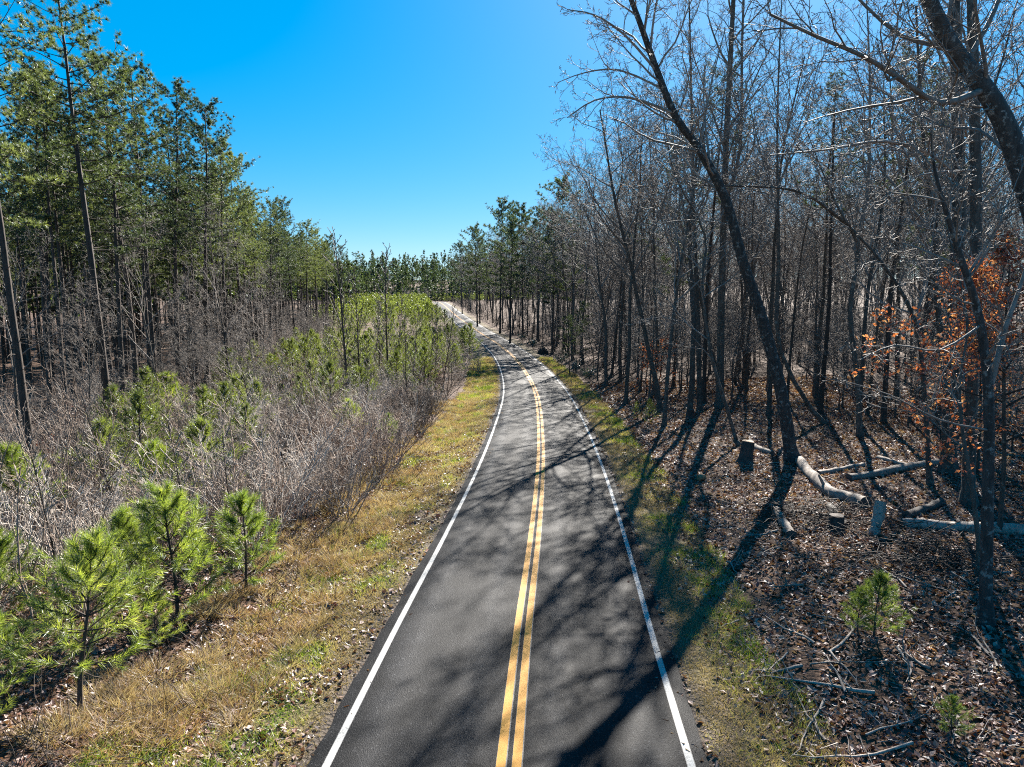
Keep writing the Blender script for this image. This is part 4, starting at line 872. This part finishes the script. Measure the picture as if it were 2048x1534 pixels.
# tawny clumps
def clumps(n):
    V = []; T = []; ti = []; o = 0; k = 0
    while k < n:
        y = 10 + 50*rng.random()**1.8; x = float(road_x(y)) - rng.uniform(5.2, 9.0)
        if float(vnoise(x*.5, y*.4, 71)) < .42: continue
        k += 1; m = 130; r_ = rng.uniform(.15, .5); a = nr.rand(m)*6.28; q = r_*np.sqrt(nr.rand(m))
        X = x + q*np.cos(a); Y = y + q*np.sin(a); B = np.stack([X, Y, ground_z(X, Y)], 1)
        D = np.stack([np.cos(a)*.9, np.sin(a)*.9, .45 + .6*nr.rand(m)], 1) + nr.normal(size=(m, 3))*.45; D[:, 2] = np.abs(D[:, 2]); D /= np.linalg.norm(D, axis=1)[:, None]
        v, t = blades(B, D, (.2 + .28*nr.rand(m)), .009*(1+.04*y)); V.append(v); T.append(t+o); o += len(v); ti.append(np.clip(rng.random()*.6 + .5*nr.rand(m), 0, 1))
    return np.concatenate(V), np.concatenate(T), np.concatenate(ti)
V, T, ti = clumps(420)
stuff('dry_grass', make_mesh('dry_grass', V, T, None, [M['straw']], False, ti), 'tawny clumps of dry grass between left verge and brush')
# low brambles under the brush
def brambles(n):
    t = Tubes()
    for _ in range(n):
        y = 9.5 + 80*rng.random()**1.6; x = rng.uniform(max(pine_edge(y)-6, -.78*y-3), brush_edge(y)+.5)
        if y < 15 and x > -10 and rng.random() < .7: continue
        a = rng.random()*6.28; d = Vector((math.cos(a), math.sin(a), rng.uniform(.3, 1.6))).normalized(); p = Vector((x, y, gz(x, y))); pts = [p]; L = rng.uniform(.6, 1.7)
        for j in range(4): d = (d + rvec()*.2 - UP*.16).normalized(); p = p + d*L/4; pts.append(p)
        t.add(pts, [.008*(1+.02*y)*(1-.15*j) for j in range(5)], 3)
    return t
stuff('undergrowth', brambles(3800).mesh('undergrowth', [M['dark_twig']]), 'low tangled bramble stems under the left brush')
def thick_brush(n, gen):
    t = Tubes()
    for _ in range(n):
        x, y = gen()
        p = Vector((x, y, gz(x, y))); d = (UP + rvec()*.28).normalized(); L = rng.uniform(1.2, 3.6); pts = [p]
        for j in range(3): d = (d + rvec()*.13).normalized(); p = p + d*L/3; pts.append(p)
        w_ = .006*(1+.02*y); t.add(pts, [w_, w_*.85, w_*.7, w_*.4], 3)
        for j in range(3):
            q = pts[1].lerp(pts[3], rng.random()); e = q + (d*.6 + rvec()*.6).normalized()*L*.3; t.add([q, e], [w_*.6, w_*.35], 3)
    return t
stuff('woodland_brush', thick_brush(3000, lambda: (lambda y: (pine_edge(y) + rng.uniform(-26, 7), y))(36 + 190*rng.random()**1.3)).mesh('woodland_brush', [M['twig']]), 'bare woody brush covering the ground among the left pine trunks')
stuff('roadside_brush', thick_brush(4000, lambda: (lambda y: (float(road_x(y)) + 6.6 + 60*rng.random()**1.8, y))(64 + 365*rng.random()**1.15)).mesh('roadside_brush', [M['dark_twig']]), 'bare woody brush between the trunks along the right verge')
def sticks(n):
    t = Tubes()
    for _ in range(n):
        y = 10 + 60*rng.random()**1.5; x = float(road_x(y)) + rng.uniform(6.2, 36)
        if x > .8*y+4: continue
        a = rng.random()*6.28; d = Vector((math.cos(a), math.sin(a), 0)); p = Vector((x, y, gz(x, y)+.03)); L = rng.uniform(.25, 1.1); pts = [p]
        for j in range(3): d = (d + rvec()*.18).normalized(); d.z = abs(d.z)*.4; p = p + d*L/3; pts.append(p)
        t.add(pts, [.008*(1+.012*y), .008, .006, .005], 3)
    return t
def heap(t, cx, cy, n, r):
    for _ in range(n):
        x, y = cx + rng.gauss(0, r), cy + rng.gauss(0, r*.8); a = rng.random()*6.28; d = Vector((math.cos(a), math.sin(a), rng.uniform(-.1, .5))); p = Vector((x, y, gz(x, y)+.05+.3*rng.random())); L = rng.uniform(.5, 1.8); pts = [p]
        for j in range(4): d = (d + rvec()*.16 - UP*.08).normalized(); p = p + d*L/4; p.z = max(p.z, gz(p.x, p.y)+.02); pts.append(p)
        t.add(pts, [.017, .015, .012, .009, .006], 3)
    return t
stuff('brush_heap', heap(heap(Tubes(), 11.2, 24.2, 260, 1.2), 12.6, 20.0, 260, 1.4).mesh('brush_heap', [M['dark_twig']]), 'tangled heap of dark cut branches among the logs')
stuff('twig_debris', sticks(2000).mesh('twig_debris', [M['twig']]), 'fine broken twigs scattered over the right forest floor')

# ------------------------------------------------------------------ far woods
def far_wood(n, gen, pine, hmin, hmax, lowc):
    tt = Tubes(); tp = []; td = []; tw = Tubes()
    for _ in range(n):
        x, y = gen(); z = gz(x, y); H = rng.uniform(hmin, hmax); b = Vector((x, y, z)); top = b + Vector((rng.gauss(0, .4), rng.gauss(0, .4), H))
        tt.add([b, b.lerp(top, .5), top], [.2, .16, .05], 4)
        if pine:
            for k in range(34):
                s = rng.random(); a = rng.random()*6.28; rr = (4.2*(1-s**1.7)+.3)*math.sqrt(rng.random()); q = b.lerp(top, lowc+(1-lowc)*s) + Vector((math.cos(a)*rr, math.sin(a)*rr, rng.uniform(-.5, .5))); tp.append(q); td.append((UP*.6 + Vector((math.cos(a), math.sin(a), 0))).normalized())
        else:
            for k in range(24):
                s = .35+.65*rng.random(); a = rng.random()*6.28; q = b.lerp(top, s); d = Vector((math.cos(a), math.sin(a), rng.uniform(.5, 1.6))).normalized(); L = rng.uniform(1.5, 4.2)*(1.2-s*.7)
                e = q + d*L; tw.add([q, q.lerp(e, .5)+rvec()*.15, e], [.05, .035, .02], 3)
                for j in range(2): f = q.lerp(e, rng.uniform(.3, .9)); tw.add([f, f + (d + rvec()*.5).normalized()*L*.5], [.03, .015], 3)
    return tt, tw, tp, td
def far_stuff(name, n, gen, pine, h0, h1, label, lowc=.4):
    tt, tw, tp, td = far_wood(n, gen, pine, h0, h1, lowc); V, Q, _ = tt.geo(); T = np.concatenate([Q[:, [0, 1, 2]], Q[:, [0, 2, 3]]]); mi = np.zeros(len(T)); ti = np.zeros(len(T))
    if pine: v, t, i = needles(tp, td, 8, 1.4, .62, 1.4, .4)
    else: v, q, _ = tw.geo(); t = np.concatenate([q[:, [0, 1, 2]], q[:, [0, 2, 3]]]); i = np.zeros(len(t))
    me = make_mesh(name, np.concatenate([V, v]), np.concatenate([T, t+len(V)]), None, [M['pine_bark'], M['needle_dark'] if pine else M['twig']], False, np.concatenate([ti, i]), np.concatenate([mi, np.ones(len(t))]))
    stuff(name, me, label)
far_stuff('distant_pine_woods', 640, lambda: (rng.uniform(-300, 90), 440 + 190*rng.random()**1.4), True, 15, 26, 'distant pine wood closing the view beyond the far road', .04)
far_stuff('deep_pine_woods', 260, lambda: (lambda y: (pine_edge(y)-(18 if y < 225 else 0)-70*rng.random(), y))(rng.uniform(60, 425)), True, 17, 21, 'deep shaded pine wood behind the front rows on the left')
far_stuff('deep_bare_woods', 235, lambda: (lambda y: (float(road_x(min(y, 400)))+12+150*rng.random(), y))(rng.uniform(110, 420)), False, 15, 22, 'deep bare wood behind the trunks on the right')
def thicket():
    tp = []; td = []; tr = Tubes()
    for _ in range(1250):
        y = 210 + 240*rng.random()**.8; x = float(road_x(min(y, 400))) + (rng.uniform(-70, -8) if y < 392 else rng.uniform(-150, 70))
        if y < 392 and x < pine_edge(y) - 12: continue
        if abs(x - float(road_x(min(y, 440)))) < 7: continue
        z = gz(x, y); h = rng.uniform(2.5, 5.5); tr.add([Vector((x, y, z)), Vector((x, y, z+h*.9))], [.08, .03], 3)
        for k in range(16):
            s = rng.random(); a = rng.random()*6.28; rr = (1.7*(1-s)+.15)*math.sqrt(rng.random()); tp.append((x+rr*math.cos(a), y+rr*math.sin(a), z+h*(.15+.85*s))); td.append((.5*math.cos(a), .5*math.sin(a), .8))
    V, Q, _ = tr.geo(); T = np.concatenate([Q[:, [0, 1, 2]], Q[:, [0, 2, 3]]]); v, t, i = needles(tp, td, 6, .7, .3, 1.2, .2)
    stuff('far_thicket', make_mesh('far_thicket', np.concatenate([V, v]), np.concatenate([T, t+len(V)]), None, [M['dark_twig'], M['young_far']], False, np.concatenate([np.zeros(len(T)), i]), np.concatenate([np.zeros(len(T)), np.ones(len(t))])), 'far thicket of young green pines beyond the end of the road')
def belt(n):
    tp = []; td = []; tr = Tubes()
    for _ in range(n):
        y = rng.uniform(424, 475); x = rng.uniform(-190, 60); z = gz(x, y); h = rng.uniform(4, 10); tr.add([Vector((x, y, z)), Vector((x, y, z+h*.9))], [.1, .04], 3)
        for k in range(16):
            q = rng.random(); a = rng.random()*6.28; rr = (2.6*(1-q)+.2)*math.sqrt(rng.random()); tp.append((x+rr*math.cos(a), y+rr*math.sin(a), z+h*(.05+.95*q))); td.append((.5*math.cos(a), .5*math.sin(a), .8))
    V, Q, _ = tr.geo(); T = np.concatenate([Q[:, [0, 1, 2]], Q[:, [0, 2, 3]]]); v, t, i = needles(tp, td, 6, 1.1, .55, 1.2, .3)
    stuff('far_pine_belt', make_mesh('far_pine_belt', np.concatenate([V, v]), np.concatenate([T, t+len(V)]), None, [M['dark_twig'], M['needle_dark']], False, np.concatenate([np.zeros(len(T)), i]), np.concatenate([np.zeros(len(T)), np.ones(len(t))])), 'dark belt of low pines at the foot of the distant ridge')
belt(520)
thicket()
SKYP = [(705, 470, .95), (728, 480, .8), (742, 455, .9), (762, 500, 1.0), (776, 470, .85), (795, 520, 1.0), (812, 480, .8), (830, 530, .95), (850, 500, .85), (868, 540, .95), (885, 470, .8), (690, 440, .8)]
for k, (px, Y, s) in enumerate(SKYP):
    put('pine_tree', FARPINES, (px-1024)/FPX*Y, Y, ords[sorted(q[0] for q in SKYP).index(px)] + ' from the left of the small dark pines on the distant skyline', 'pine tree', 'distant skyline pines', s)
for k in range(16):
    Y = rng.uniform(392, 440); x = float(road_x(385)) + rng.uniform(-30, 34)
    put('bare_tree', BARES, x, Y, 'pale bare bush like tree behind the far end of the road', 'bare tree', 'bare trees behind the far road', rng.uniform(.3, .5), 4)
